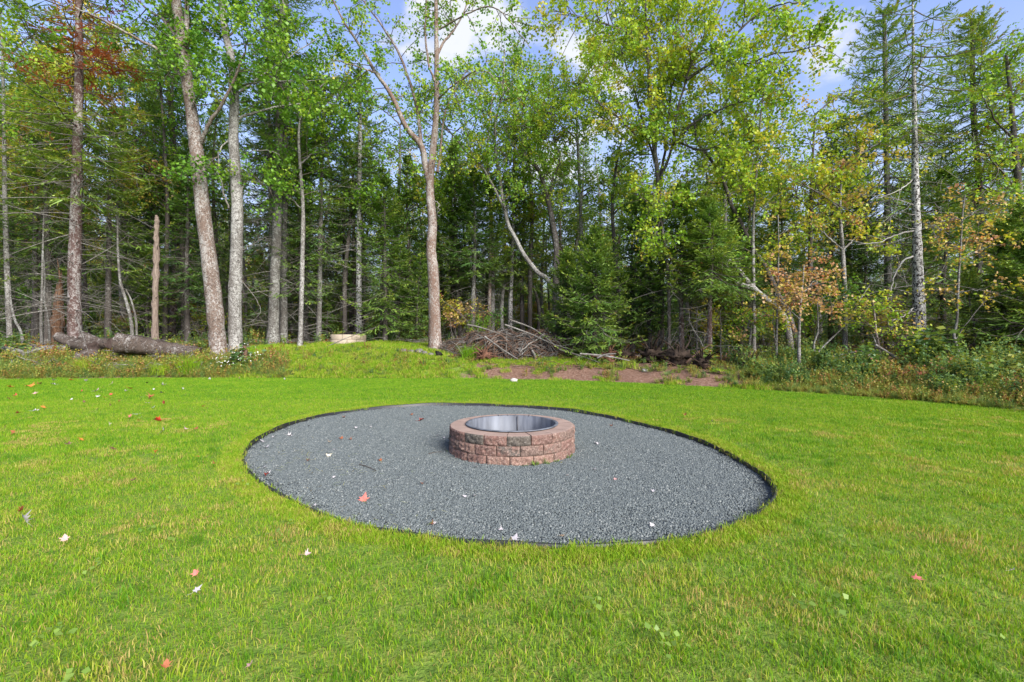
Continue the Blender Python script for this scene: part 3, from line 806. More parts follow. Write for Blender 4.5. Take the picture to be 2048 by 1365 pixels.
def conifer_geo(rng, h, r0, zl, Lmax, nb, tint, dead=40, dead_len=1.2, ntw=20, trunk=None, wob=.03, prof=.85, droop=.15, dens=1.0, red_fn=None, base=(0, 0, 0)):
    base = np.asarray(base, float)
    if trunk is None:
        pts = base + np.array([[0, 0, 0], [rng.normal() * wob, rng.normal() * wob, h * .35], [rng.normal() * wob * 2, rng.normal() * wob * 2, h * .7], [rng.normal() * wob * 2, rng.normal() * wob * 2, h]])
        rad = [r0, r0 * .75, r0 * .4, .012]
    else: pts, rad = trunk
    tg, TP, TR = trunk_geo(pts, rad, rng, 26, 9, .3, .03)
    zt = TP[:, 2]
    def at(z):
        return np.stack([np.interp(z, zt, TP[:, 0]), np.interp(z, zt, TP[:, 1]), z], -1)
    wood, nd = Geo(), Geo()
    # live branches
    f = np.sort(rng.random(nb)) ** .9
    z = base[2] + zl + (h - zl) * f
    az = np.arange(nb) * 2.4 + rng.random(nb) * .8
    L = Lmax * (1 - f) ** prof * (.55 + .55 * rng.random(nb)) + .12
    L *= np.minimum(1, .55 + 2.2 * f)
    el = np.radians(-8 + 50 * f ** 1.5 + 10 * rng.standard_normal(nb))
    D = np.stack([np.cos(az) * np.cos(el), np.sin(az) * np.cos(el), np.sin(el)], -1)
    s = np.linspace(0, 1, 6)[None, :, None]
    side = norm(np.cross(D, [[0, 0, 1.0]]))
    B0 = at(z)
    P = B0[:, None] + D[:, None] * L[:, None, None] * s
    P[:, :, 2] += (-droop * L[:, None] * np.sin(s[..., 0] * math.pi * .75) * 1.4 + .10 * L[:, None] * s[..., 0] ** 3)
    P += side[:, None] * (rng.standard_normal((nb, 1, 1)) * .12 * L[:, None, None] * s ** 2)
    tubes(wood, P, (.006 + .008 * L)[:, None] * np.linspace(1, .25, 6)[None], 4)
    # twigs
    k = ntw
    sv = np.linspace(.14, 1.0, k)[None] + rng.standard_normal((nb, k)) * .02
    sv = np.clip(sv, .05, 1); keep = rng.random((nb, k)) < dens
    fi = sv * 5; ii = np.minimum(fi.astype(int), 4); fr = (fi - ii)[..., None]; b = np.arange(nb)[:, None]
    pos = P[b, ii] * (1 - fr) + P[b, ii + 1] * fr; tan = norm(P[b, ii + 1] - P[b, ii])
    sgn = np.where(np.arange(k) % 2 == 0, 1., -1.)[None, :, None]
    sd_ = side[:, None, :] * sgn
    td = norm(tan * (.75 + .2 * rng.random((nb, k, 1))) + sd_ * (1.0 - .7 * sv[..., None] ** 3) + np.array([0, 0, 1.]) * (rng.standard_normal((nb, k, 1)) * .22 - .10))
    tl = (.40 * L[:, None] * (1.08 - sv) + .10) * (.7 + .5 * rng.random((nb, k)))
    pos, td, tl, sv_, tt = pos[keep], td[keep], tl[keep], sv[keep], np.broadcast_to(sd_, (nb, k, 3))[keep]
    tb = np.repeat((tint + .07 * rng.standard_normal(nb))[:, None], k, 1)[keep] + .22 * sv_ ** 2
    if red_fn is not None: tb = np.where(red_fn(pos), .97, tb)
    Wd = norm(np.cross(td, [[0, 0, 1.]]) + rng.standard_normal(td.shape) * .25)
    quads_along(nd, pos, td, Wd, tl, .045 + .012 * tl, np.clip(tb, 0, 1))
    # sub twigs
    for q in range(5):
        s0 = .12 + .17 * q + .05 * rng.random(len(pos)); sg = np.where(rng.random(len(pos)) < .5, 1., -1.)[:, None] * (1 if q % 2 else -1)
        p0 = pos + td * (tl * s0)[:, None]
        d0 = norm(td * .8 + Wd * sg * .8 + np.array([0, 0, 1.]) * rng.standard_normal((len(pos), 1)) * .3)
        l0 = tl * .42 * (1.05 - s0) + .05
        w0 = norm(np.cross(d0, [[0, 0, 1.]]) + rng.standard_normal(d0.shape) * .4)
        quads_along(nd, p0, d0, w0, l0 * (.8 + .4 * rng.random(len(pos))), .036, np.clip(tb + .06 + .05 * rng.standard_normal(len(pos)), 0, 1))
    # dead lower branches
    dg = Geo()
    if dead:
        zz = base[2] + .5 + (zl + .35 * (h - zl) - .5) * rng.random(dead)
        az = rng.random(dead) * 6.283; el = np.radians(-6 + 16 * rng.standard_normal(dead))
        D = np.stack([np.cos(az) * np.cos(el), np.sin(az) * np.cos(el), np.sin(el)], -1)
        Ld = dead_len * (.3 + .9 * rng.random(dead))
        P = at(zz)[:, None] + D[:, None] * Ld[:, None, None] * s
        P[:, :, 2] -= .16 * Ld[:, None] * s[..., 0] ** 2 * np.sign(rng.standard_normal((dead, 1)) + .5)
        tubes(dg, P, (.004 + .006 * Ld)[:, None] * np.linspace(1, .2, 6)[None], 3)
        b3, t3, s3 = along(P, 5, rng, .25, .95)
        P3, _ = batch_children(b3, t3, .22 * (.5 + rng.random(len(b3))) * dead_len, rng, .9, -.1, .15, 3)
        tubes(dg, P3, np.broadcast_to(np.array([.004, .003, .0015]), (len(P3), 3)), 3)
    return tg, wood, dg, nd

def conifer(name, label, px, Y, h, r0, zl, Lmax, nb, tint, barkm, seed, group=None, top=None, cat='tree', topx=None, deadmat=None, **kw):
    rng = np.random.default_rng(seed)
    b = ground(px, Y)
    trunk = None
    if top is not None:      # list of (px,py) up the trunk
        pts = [b] + [W(a, c, Y) for a, c in top]; n = len(pts)
        rad = np.linspace(r0, max(.012, r0 * .45 if pts[-1][2] > 11 else .02), n)
        h = pts[-1][2] - b[2]
        if kw.pop('extend', 0):
            d = pts[-1] - pts[-2]; e = pts[-1] + d / np.linalg.norm(d) * 3.5; pts.append(e); rad = np.append(rad * 1, .02); h = e[2] - b[2]
        trunk = (pts, rad)
    kw.pop('extend', 0)
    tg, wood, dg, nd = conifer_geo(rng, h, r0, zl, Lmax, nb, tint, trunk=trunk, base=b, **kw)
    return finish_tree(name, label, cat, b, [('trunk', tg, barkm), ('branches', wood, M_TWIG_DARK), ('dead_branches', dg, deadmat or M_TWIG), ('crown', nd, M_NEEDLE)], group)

def stems(lines, Y, rng, default_r=.05):
    """lines: list of (list of (px,py[,dY]), r0, r1)"""
    out = []
    for pts, r0, r1 in lines:
        P = np.array([W(p[0], p[1], Y + (p[2] if len(p) > 2 else 0)) for p in pts])
        out.append((P, np.linspace(r0, r1, len(P))))
    return out

def key_tree(name, label, px, Y, trunk_line, limbs, barkm, fol=None, seed=1, cat='tree', group=None, flare=.35, limbmat=None, S=14, bare=(), extra=None):
    """trunk_line ([(px,py,dY)], r0, r1) whose first point is the base; limbs = list of same; fol dict for foliage"""
    rng = np.random.default_rng(seed)
    b = ground(px, Y)
    tl = stems([trunk_line], Y, rng)[0]
    P = tl[0].copy(); P = np.concatenate([[b], P]); R = np.concatenate([[tl[1][0]], tl[1]])
    tg, TP, TR = trunk_geo(P, R, rng, 44, S, flare, .03)
    root = thing(name, label, cat, tuple(b), 0, group)
    link('trunk', tg.mesh('trunk', barkm, origin=b, smooth=True), root)
    src = [(TP[len(TP) // 3:], TR[len(TP) // 3:])]
    for P0, R0 in stems(limbs, Y, rng):
        P1, R1 = resample(P0, R0, 16)
        P1 = P1 + rng.standard_normal(P1.shape) * .012
        g = Geo(); tubes(g, P1, R1, 8, jitter=.04, rng=rng)
        link('limb', g.mesh('limb', limbmat or barkm, origin=b, smooth=True), root)
        src.append((P1, R1))
    for P0, R0 in stems(bare, Y, rng):
        P1, R1 = resample(P0, R0, 10); P1 = P1 + rng.standard_normal(P1.shape) * .02
        g = Geo(); tubes(g, P1, R1, 5, jitter=.05, rng=rng)
        b3, t3 = sample_line(P1, .35 + .6 * rng.random(5))
        P3, _ = batch_children(b3, t3, .4 * (.5 + rng.random(len(b3))), rng, .9, 0, .1, 3)
        tubes(g, P3, np.broadcast_to(np.array([.007, .005, .002]), (len(P3), 3)), 3)
        link('dead_branch', g.mesh('dead_branch', M_TWIG, origin=b), root)
    if fol:
        f = dict(fol); use = f.pop('use', None)
        s2 = [src[k] for k in use] if use is not None else src
        wood, lf = foliage(s2, rng, **f)
        link('twigs', wood.mesh('twigs', M_TWIG_DARK, origin=b), root)['kind'] = 'stuff'
        link('crown', lf.mesh('crown', M_LEAF, origin=b), root)['kind'] = 'stuff'
    if extra: extra(root, b, rng)
    return root

def copy_tree(root, loc, rz, sc, label, group):
    r = root.copy(); COL.objects.link(r); r.location = loc; r.rotation_euler = (0, 0, rz); r.scale = (sc[0], sc[0], sc[1])
    r['label'] = label; r['group'] = group
    for ch in root.children:
        c = ch.copy(); COL.objects.link(c); c.parent = r
    return r

# ------------------------------------------------------------------ the trees one can single out
def rw(w, Y): return w / 2 / F * Y

def build_key_trees():
    # A: big spruce at left with reddish dead needles high up
    conifer('spruce_tree', 'big left spruce, white lichen on dark red bark, rust needles near its top', 150, 15.7, 14, rw(24, 15.7), 5.2, 3.0, 105, .46,
            M_BARK_SPRUCE, 101, top=[(149, 560), (153, 400), (156, 250), (158, 120), (157, 0)], extend=1, dead=120, dead_len=2.5, prof=.3, dens=1.0, droop=.12,
            red_fn=lambda p: (p[:, 2] > 9.3) & (vnoise(p[:, 0], p[:, 2], 1.0, 5) > -.05))
    # B: leaning maple
    Y = 15.3
    key_tree('maple_tree', 'tall leaning maple with pinkish brown and grey mottled trunk, right of the big log', 438, Y,
             ([(430, 620), (421, 540), (408, 440), (396, 330), (389, 270), (377, 180), (364, 90), (352, 0), (345, -90), (340, -200)], rw(30, Y), rw(14, Y)),
             [([(402, 285, 0), (420, 245, -.3), (452, 195, -.6), (480, 130, -.8), (500, 60, -.9)], .07, .015),
              ([(364, 120, 0), (352, 75, .2), (325, 40, .4), (290, 15, .6), (250, -30, .8)], .07, .02),
              ([(362, 155, 0), (330, 110, -.4), (275, 78, -.8), (215, 45, -1.2), (150, 15, -1.5)], .06, .02),
              ([(372, 80, 0), (374, 30, .1), (372, -60, .2)], .10, .05)],
             M_BARK_MAPLE, dict(n2=84, L2=1.9, n3=8, L3=.6, nl=12, size=.12, tint=.35, lo=.3, up=.1, use=[0, 1, 2, 4]), seed=2, S=16)
    # C: grey trunk beside it
    Y = 15.8
    key_tree('maple_tree', 'grey lichen-spotted trunk just right of the leaning maple with green leaves climbing it', 471, Y,
             ([(470, 620), (471, 560), (474, 470), (474, 400), (470, 330), (467, 270), (469, 185), (462, 120), (450, 60), (443, 0), (438, -100)], rw(25, Y), rw(10, Y)),
             [([(469, 180, 0), (500, 168, -.3), (560, 164, -.6), (645, 160, -.9)], .04, .012),
              ([(470, 240, 0), (510, 225, .5), (570, 212, 1.0), (640, 205, 1.5), (690, 215, 1.8)], .05, .015),
              ([(467, 270, 0), (440, 300, -.2), (437, 340, -.3)], .03, .01),
              ([(452, 80, 0), (500, 20, .3), (540, -50, .5)], .04, .015),
              ([(470, 190, 0), (540, 140, .6), (600, 100, 1), (650, 70, 1.2)], .035, .012)],
             M_BARK_GREY, dict(n2=90, L2=1.9, n3=8, L3=.55, nl=13, size=.13, tint=.31, lo=.3, up=.05, hang=.7), seed=3,
             bare=[([(458, 415), (448, 385), (436, 345)], .035, .01), ([(482, 395), (490, 360), (500, 343)], .025, .008), ([(482, 310, -.2), (530, 300, -.4), (560, 312, -.5)], .02, .006),
                   ([(484, 500, -.2), (520, 480, -.3), (545, 478, -.4)], .02, .006), ([(484, 560, -.2), (520, 615, -.3), (505, 650, -.4)], .015, .005)])
    # D: twin pale trunks
    conifer('fir_tree', 'pale straight fir trunk, left one of a close pair behind the grey maple', 546, 18.0, 15, rw(22, 18), 6.2, 2.6, 62, .36, M_BARK_FIR, 104,
            top=[(549, 600), (553, 480), (556, 380), (559, 250), (563, 100), (566, 0)], extend=1, dead=70, dead_len=2.0, prof=.4)
    conifer('fir_tree', 'thinner fir trunk, right one of the close pair, half hidden by its neighbour', 567, 18.6, 15, rw(15, 18.6), 5.8, 2.2, 56, .33, M_BARK_FIR, 105,
            top=[(568, 560), (570, 450), (571, 300), (574, 150), (574, 60)], extend=1, dead=50, dead_len=1.6, prof=.5)
    conifer('fir_tree', 'slim fir with blotchy white trunk standing left of the pale block ring', 637, 19.0, 13, rw(11, 19), 3.6, 2.4, 84, .40, M_BARK_FIR, 106,
            top=[(639, 600), (641, 480), (642, 380), (646, 260), (650, 170)], dead=50, dead_len=1.4, prof=.6)
    conifer('fir_tree', 'straight white-barked fir rising directly behind the pale block ring', 718, 18.9, 13, rw(13, 18.9), 5.5, 1.7, 50, .35, M_BARK_BIRCH, 107,
            top=[(718, 600), (718, 480), (719, 360), (720, 250), (720, 140)], dead=60, dead_len=1.6, prof=.6)
    # central forked maple
    Y = 16.4
    key_tree('maple_tree', 'tall central maple forking into many limbs, pinkish brown trunk left of the brush pile', 870, Y,
             ([(869, 640), (868, 600), (866, 540), (862, 500), (865, 450), (861, 400), (860, 360), (864, 320), (869, 270), (873, 215), (873, 160), (873, 100), (872, 0), (872, -120)], rw(24, Y), rw(6, Y)),
             [([(859, 365, 0), (850, 325, .0), (842, 290, -.1), (822, 268, -.3), (805, 240, -.4), (791, 208, -.5), (770, 170, -.6), (750, 144, -.8), (722, 95, -1.0), (699, 62, -1.2), (680, 30, -1.4), (655, -30, -1.6)], .12, .02),
              ([(842, 290, -.1), (839, 260, .2), (836, 232, .4), (829, 195, .6), (815, 150, .8), (800, 112, .9), (785, 82, 1.), (755, 40, 1.2), (726, 0, 1.4), (705, -60, 1.5)], .075, .02),
              ([(875, 345, 0), (882, 300, .2), (886, 245, .3), (905, 190, .6), (940, 130, .9)], .05, .015),
              ([(873, 113, 0), (890, 80, .2), (908, 60, .3), (930, 18, .4), (945, -40, .5)], .05, .02),
              ([(873, 170, 0), (860, 137, -.2), (850, 68, -.3), (853, 0, -.4), (858, -60, -.5)], .045, .02),
              ([(760, 150, -.7), (735, 140, -1), (713, 133, -1.2), (668, 120, -1.6)], .04, .012),
              ([(874, 200, 0), (915, 165, -.8), (960, 140, -1.4), (1000, 165, -2), (1040, 200, -2.4)], .03, .01),
              ([(880, 60, 0), (930, 30, -.6), (985, 15, -1), (1030, 55, -1.4), (1060, 95, -1.6)], .03, .01)],
             M_BARK_PINK, dict(n2=150, L2=1.6, n3=7, L3=.5, nl=10, size=.105, tint=.42, lo=.15, up=.0, droop=.25, hang=.9), seed=4,
             bare=[([(846, 292), (820, 300), (780, 303)], .025, .006), ([(868, 400, -.2), (877, 410, -.3), (878, 425, -.4)], .02, .01)])
    # H: curved pale maple behind the brush pile
    Y = 18.0
    key_tree('maple_tree', 'slender curved maple with pale upper stem bending left above the brush pile', 1150, Y,
             ([(1145, 660), (1125, 610), (1095, 560), (1075, 545), (1048, 510), (1030, 475), (1015, 445), (1003, 385), (1000, 350), (992, 310), (990, 253), (1003, 195), (1007, 160), (1009, 100)], rw(11, Y), rw(3, Y)),
             [([(1015, 430, 0), (969, 342, -.4), (930, 300, -.5), (905, 268, -.6), (880, 243, -.7)], .05, .02),
              ([(1000, 340, 0), (1020, 300, .5), (1048, 262, .8)], .03, .01),
              ([(990, 268, 0), (1020, 252, -.5), (1065, 256, -.8)], .03, .01),
              ([(1000, 200, 0), (1030, 160, .5), (1050, 130, .7)], .025, .01)],
             M_BARK_GREY, dict(n2=100, L2=1.7, n3=7, L3=.5, nl=11, size=.10, tint=.46, lo=.25, up=.1, hang=.8), seed=5)
    Y = 18.6
    key_tree('maple_tree', 'dark-stemmed tree with a swept trunk, standing right of the curved maple', 1111, Y,
             ([(1112, 640), (1112, 560), (1113, 497), (1106, 450), (1098, 410), (1090, 380), (1078, 342), (1062, 325), (1050, 312), (1045, 280)], rw(14, Y), rw(5, Y)),
             [([(1098, 405, 0), (1105, 360, .3), (1120, 320, .5), (1110, 280, .6), (1100, 200, .7)], .05, .015),
              ([(1050, 312, 0), (1043, 250, -.3), (1050, 180, -.5)], .04, .012)],
             M_BARK_DARK, dict(n2=90, L2=1.7, n3=7, L3=.5, nl=11, size=.10, tint=.46, lo=.1, up=.1, hang=.8), seed=6)
    for px, Y, w, top, lab, bm, tint, sd in (
            (944, 19.5, 10, [(946, 600), (950, 500), (948, 400), (947, 340)], 'pale thin fir trunk rising from the left end of the brush pile', M_BARK_FIR, .33, 111),
            (979, 20.5, 9, [(979, 600), (980, 540), (980, 480), (981, 360)], 'thin brown trunk rising behind the crown of the brush pile', M_BARK_PINK, .36, 112),
            (1020, 21.0, 10, [(1021, 600), (1024, 540), (1026, 450), (1030, 230)], 'thin whitish trunk behind the right half of the brush pile', M_BARK_BIRCH, .40, 113),
            (921, 20.5, 9, [(918, 600), (914, 520), (911, 430), (908, 330), (908, 290)], 'dark slim fir between the central maple and the brush pile', M_BARK_DARK, .28, 114)):
        conifer('fir_tree', lab, px, Y, 10, rw(w, Y), 3.0, 2.0, 80, tint, bm, sd, top=top, dead=50, dead_len=1.4)
    # N: bright multi-stem maple
    Y = 15.0
    key_tree('maple_tree', 'large bright yellow-green maple with many upright dark stems, right of centre', 1322, Y + .8,
             ([(1322, 600), (1322, 520), (1320, 450), (1318, 390), (1313, 330), (1305, 270), (1300, 200), (1296, 120), (1292, 40), (1290, -60)], rw(13, Y), rw(3, Y)),
             [([(1318, 380, 0), (1330, 300, .1), (1338, 220, .2), (1345, 120, .3), (1358, 20, .4), (1365, -60, .5)], .05, .012),
              ([(1318, 370, 0), (1345, 290, -.3), (1353, 230, -.5), (1375, 150, -.8), (1400, 90, -1), (1440, 20, -1.2), (1470, -40, -1.4)], .05, .012),
              ([(1314, 340, 0), (1290, 260, .3), (1268, 180, .6), (1240, 90, .9), (1215, 20, 1.2), (1200, -50, 1.5)], .04, .01),
              ([(1345, 290, -.3), (1390, 245, -.9), (1440, 220, -1.3), (1490, 200, -1.8), (1530, 170, -2.2)], .05, .012),
              ([(1375, 160, -.8), (1440, 110, -1.2), (1500, 40, -1.6), (1560, 10, -2), (1600, 5, -2.2)], .05, .012),
              ([(1270, 270, .3), (1230, 230, .0), (1190, 200, -.4), (1150, 150, -.7)], .035, .01),
              ([(1314, 350, 0), (1312, 250, .5), (1318, 150, .9), (1322, 40, 1.2), (1325, -60, 1.3)], .042, .012),
              ([(1400, 95, -1), (1480, 130, -1.6), (1540, 110, -2.2), (1600, 100, -2.6), (1640, 90, -2.8)], .03, .01),
              ([(1292, 100, 0), (1240, 60, -.5), (1180, 40, -1), (1110, 20, -1.5)], .04, .01),
              ([(1345, 280, -.3), (1400, 300, -1.2), (1460, 290, -1.8), (1510, 310, -2.2)], .04, .01)],
             M_BARK_DARK, dict(n2=300, L2=1.75, n3=9, L3=.6, nl=13, size=.118, tint=.53, lo=.12, up=.05, hang=.7, cvar=.05), seed=7)
    # low branch of yellow green leaves in front of the firs
    key_tree('maple_tree', 'young maple with a lime green leafy spray hanging before the dark firs, right of centre', 1338, 14.6,
             ([(1338, 600), (1334, 520), (1325, 460), (1318, 420), (1305, 385)], rw(6, 15), rw(3, 15)),
             [([(1325, 450, 0), (1345, 415, -.3), (1360, 385, -.6)], .02, .008), ([(1318, 420, 0), (1290, 400, -.4), (1260, 385, -.6)], .02, .008), ([(1322, 440, 0), (1310, 470, -.5), (1300, 495, -.7)], .02, .008)],
             M_BARK_DARK, dict(n2=34, L2=.9, n3=6, L3=.4, nl=9, size=.11, tint=.50, lo=.1, up=.05, use=[1, 2, 3], hang=.6), seed=8)
    # O: broken leaning limb and curved dark trunks
    Y = 14.6
    key_tree('dead_tree', 'broken dead tree leaning left with pale lichen bark, behind the orange sapling', 1585, Y,
             ([(1572, 645), (1550, 612), (1532, 598), (1505, 575), (1490, 557), (1470, 533), (1450, 515), (1448, 512)], rw(12, Y), rw(7, Y)),
             [([(1505, 577, 0), (1490, 573, -.1), (1476, 567, -.1)], .085, .075)], M_BARK_GREY, None, seed=9)
    Y = 15.4
    key_tree('maple_tree', 'gnarled dark maple curving up to the left behind the orange sapling', 1600, Y,
             ([(1580, 640), (1560, 600), (1545, 565), (1528, 530), (1510, 505), (1492, 470), (1478, 440), (1462, 410), (1455, 385), (1440, 350), (1415, 310), (1395, 285), (1388, 240)], rw(12, Y), rw(4, Y)),
             [([(1492, 468, 0), (1500, 430, .4), (1490, 390, .7), (1485, 340, 1)], .05, .015), ([(1440, 350, 0), (1470, 300, -.6), (1500, 260, -1)], .04, .012),
              ([(1515, 510, 0), (1470, 490, -.3), (1450, 500, -.4)], .025, .008)],
             M_BARK_DARK, dict(n2=66, L2=1.5, n3=7, L3=.5, nl=10, size=.11, tint=.48, lo=.3, up=.1, hang=.6), seed=10)
    Y = 14.9
    key_tree('maple_tree', 'slim grey upright stem in front of the gnarled dark maple', 1508, Y,
             ([(1508, 640), (1507, 570), (1506, 500), (1507, 430), (1511, 370), (1516, 300), (1522, 230), (1530, 160)], rw(7, Y), rw(3, Y)),
             [([(1507, 440, 0), (1540, 400, -.3), (1570, 380, -.5)], .02, .006), ([(1513, 340, 0), (1545, 290, .3), (1565, 250, .5)], .02, .006), ([(1518, 280, 0), (1490, 230, .3), (1480, 190, .5)], .02, .006)],
             M_BARK_GREY, dict(n2=62, L2=1.3, n3=6, L3=.5, nl=10, size=.11, tint=.49, lo=.3, up=.1, hang=.6), seed=11)
    # P, R: tall ragged spruces right, Q: big white-barked trunk
    conifer('spruce_tree', 'tall ragged spruce with pale trunk, just left of the big white trunk', 1777, 17.5, 13.6, rw(14, 17.5), 4.2, 3.0, 125, .46, M_BARK_FIR, 121,
            top=[(1776, 600), (1775, 500), (1774, 380), (1772, 250), (1770, 130), (1768, 25)], dead=90, dead_len=2.0, prof=.5, dens=.9)
    conifer('spruce_tree', 'tall thick-crowned spruce right of the big white trunk', 1952, 17.0, 13.2, rw(15, 17), 4.2, 3.4, 150, .48, M_BARK_DARK, 122,
            top=[(1955, 600), (1960, 460), (1958, 360), (1948, 250), (1945, 150), (1944, 38)], dead=60, dead_len=1.6, prof=.55)
    big_white = conifer('spruce_tree', 'big right trunk with white dark-flecked bark and bare crooked lower branches', 1838, 12.9, 13, rw(24, 12.9), 6.0, 1.9, 44, .44, M_BARK_BIRCH, 123,
            top=[(1838, 620), (1835, 540), (1833, 450), (1830, 350), (1829, 250), (1827, 120), (1825, 0)], extend=1, dead=46, dead_len=1.9, prof=.3, dens=.7, deadmat=M_TWIG)
    def bare_on(tree, Y, lines, seed):
        rng = np.random.default_rng(seed); b = np.array(tree.location)
        for P0, R0 in stems(lines, Y, rng):
            P1, R1 = resample(P0, R0, 12); P1 = P1 + rng.standard_normal(P1.shape) * .015
            g = Geo(); tubes(g, P1, R1, 6, jitter=.06, rng=rng); b3, t3 = sample_line(P1, .3 + .65 * rng.random(7))
            P3, _ = batch_children(b3, t3, .5 * (.4 + rng.random(7)), rng, .8, 0, .1, 4); tubes(g, P3, np.broadcast_to(np.array([.008, .006, .004, .002]), (7, 4)), 4)
            link('dead_branch', g.mesh('dead_branch', M_TWIG_PALE, origin=b), tree)
    bare_on(big_white, 12.9, [([(1828, 513, 0), (1810, 520, -.15), (1793, 542, -.3), (1782, 575, -.4), (1777, 600, -.45)], .028, .008), ([(1826, 462, 0), (1795, 470, -.2), (1755, 485, -.4), (1715, 490, -.5)], .024, .006),
             ([(1828, 617, 0), (1800, 635, -.2), (1765, 645, -.3)], .02, .006), ([(1843, 458, 0), (1870, 452, -.3), (1900, 470, -.5)], .02, .006), ([(1842, 568, 0), (1865, 560, .2), (1885, 545, .3)], .02, .006),
             ([(1832, 150, 0), (1850, 110, -.2), (1880, 85, -.3), (1890, 50, -.4)], .02, .005), ([(1834, 80, 0), (1870, 60, .3), (1905, 62, .5)], .018, .005), ([(1832, 230, 0), (1845, 190, -.2), (1850, 150, -.3)], .014, .005),
             ([(1826, 360, 0), (1790, 385, -.3), (1740, 400, -.5)], .018, .005), ([(1826, 410, 0), (1790, 430, .2), (1760, 438, .4)], .016, .005)], 71)
    # S: leafy tree at the right edge
    Y = 15.5
    key_tree('maple_tree', 'yellow-green leafy tree at the right edge behind the tall spruce', 2052, Y,
             ([(2052, 600), (2048, 500), (2040, 400), (2030, 300), (2022, 200), (2012, 110)], rw(16, Y), rw(5, Y)),
             [([(2035, 350, 0), (2075, 280, .3), (2100, 180, .6)], .05, .015), ([(2028, 280, 0), (1990, 240, -.4), (1960, 180, -.6)], .04, .01), ([(2022, 200, 0), (2060, 140, .4), (2070, 80, .6)], .04, .01), ([(2036, 380, 0), (2000, 340, -.4), (1965, 300, -.6)], .04, .01)],
             M_BARK_DARK, dict(n2=90, L2=1.6, n3=7, L3=.5, nl=10, size=.11, tint=.44, lo=.15, up=.1, hang=.6), seed=12)
    # broadleaves in the left background: green dome and yellow patches
    for px, Y, top, tint, n2, lab, sd in (
            (600, 17.2, [(604, 560), (606, 420), (600, 330), (598, 260), (610, 200)], .34, 80, 'green leafy maple with a rounded dome crown between the fir pair and the block ring', 21),
            (690, 19.5, [(690, 560), (700, 450), (705, 390), (706, 330)], .38, 60, 'fresh green young maple standing behind the pale block ring', 22),
            (245, 21, [(243, 560), (235, 400), (230, 300), (225, 200), (222, 90)], .66, 110, 'golden-yellow maple deep in the woods behind the big left spruce', 23),
            (75, 20, [(70, 560), (72, 400), (80, 280), (90, 190)], .60, 100, 'yellowing maple in the woods left of the big left spruce', 24),
            (20, 16.5, [(15, 560), (10, 400), (8, 260), (5, 120), (0, 20)], .45, 80, 'leafy tree at the far left edge of the woods', 25),
            (330, 20, [(332, 560), (335, 420), (330, 300), (320, 160)], .30, 100, 'deep green maple behind the stripped snag', 26),
            (790, 20.5, [(792, 560), (795, 440), (800, 330), (800, 250)], .42, 80, 'light green maple in the gap left of the central maple', 27),
            (985, 21, [(985, 560), (982, 420), (975, 300), (985, 190)], .46, 90, 'slender light green tree behind the brush pile, left of the curved maple', 31),
            (1060, 21.5, [(1060, 560), (1064, 420), (1058, 320), (1062, 220)], .50, 90, 'slender yellow-green tree between the curved maple and the dark swept one', 32),
            (1165, 20.5, [(1165, 560), (1160, 400), (1155, 280), (1150, 170)], .48, 100, 'slender light green tree rising behind the dense young fir', 33),
            (905, 22, [(905, 560), (902, 420), (900, 330), (905, 270)], .42, 80, 'small bright tree close behind the central maple, on its right', 34),
            (1450, 19.5, [(1450, 560), (1450, 400), (1445, 280), (1440, 180)], .50, 90, 'light green tree between the bright multi-stem maple and the gnarled maple', 35),
            (1240, 19, [(1235, 560), (1225, 430), (1230, 350), (1245, 270)], .47, 80, 'yellow-green maple behind the young blue-green fir', 28),
            (1690, 15.5, [(1690, 600), (1685, 500), (1680, 420), (1684, 340)], .58, 60, 'yellow-orange young maple between the orange sapling and the ragged spruce', 29),
            (1620, 17, [(1620, 560), (1622, 420), (1625, 330), (1630, 230)], .52, 80, 'tall lime-green maple behind the orange sapling', 30)):
        rr_ = np.random.default_rng(sd)
        L = []
        for q in range(5):
            k = 1 + rr_.integers(0, len(top) - 1); a = top[k]; sgn = (-1) ** q
            L.append(([(a[0], a[1], 0), (a[0] + sgn * 35, a[1] - 30, rr_.normal() * .6), (a[0] + sgn * (60 + 30 * rr_.random()), a[1] - 55, rr_.normal())], .035, .01))
        key_tree('maple_tree', lab, px, Y, (top, rw(9, Y), rw(3, Y)), L, M_BARK_GREY if sd % 2 else M_BARK_DARK,
                 dict(n2=n2, L2=1.7, n3=7, L3=.5, nl=10, size=.12, tint=tint, lo=.2, up=.1, hang=.5, cvar=.07), seed=sd, S=8)
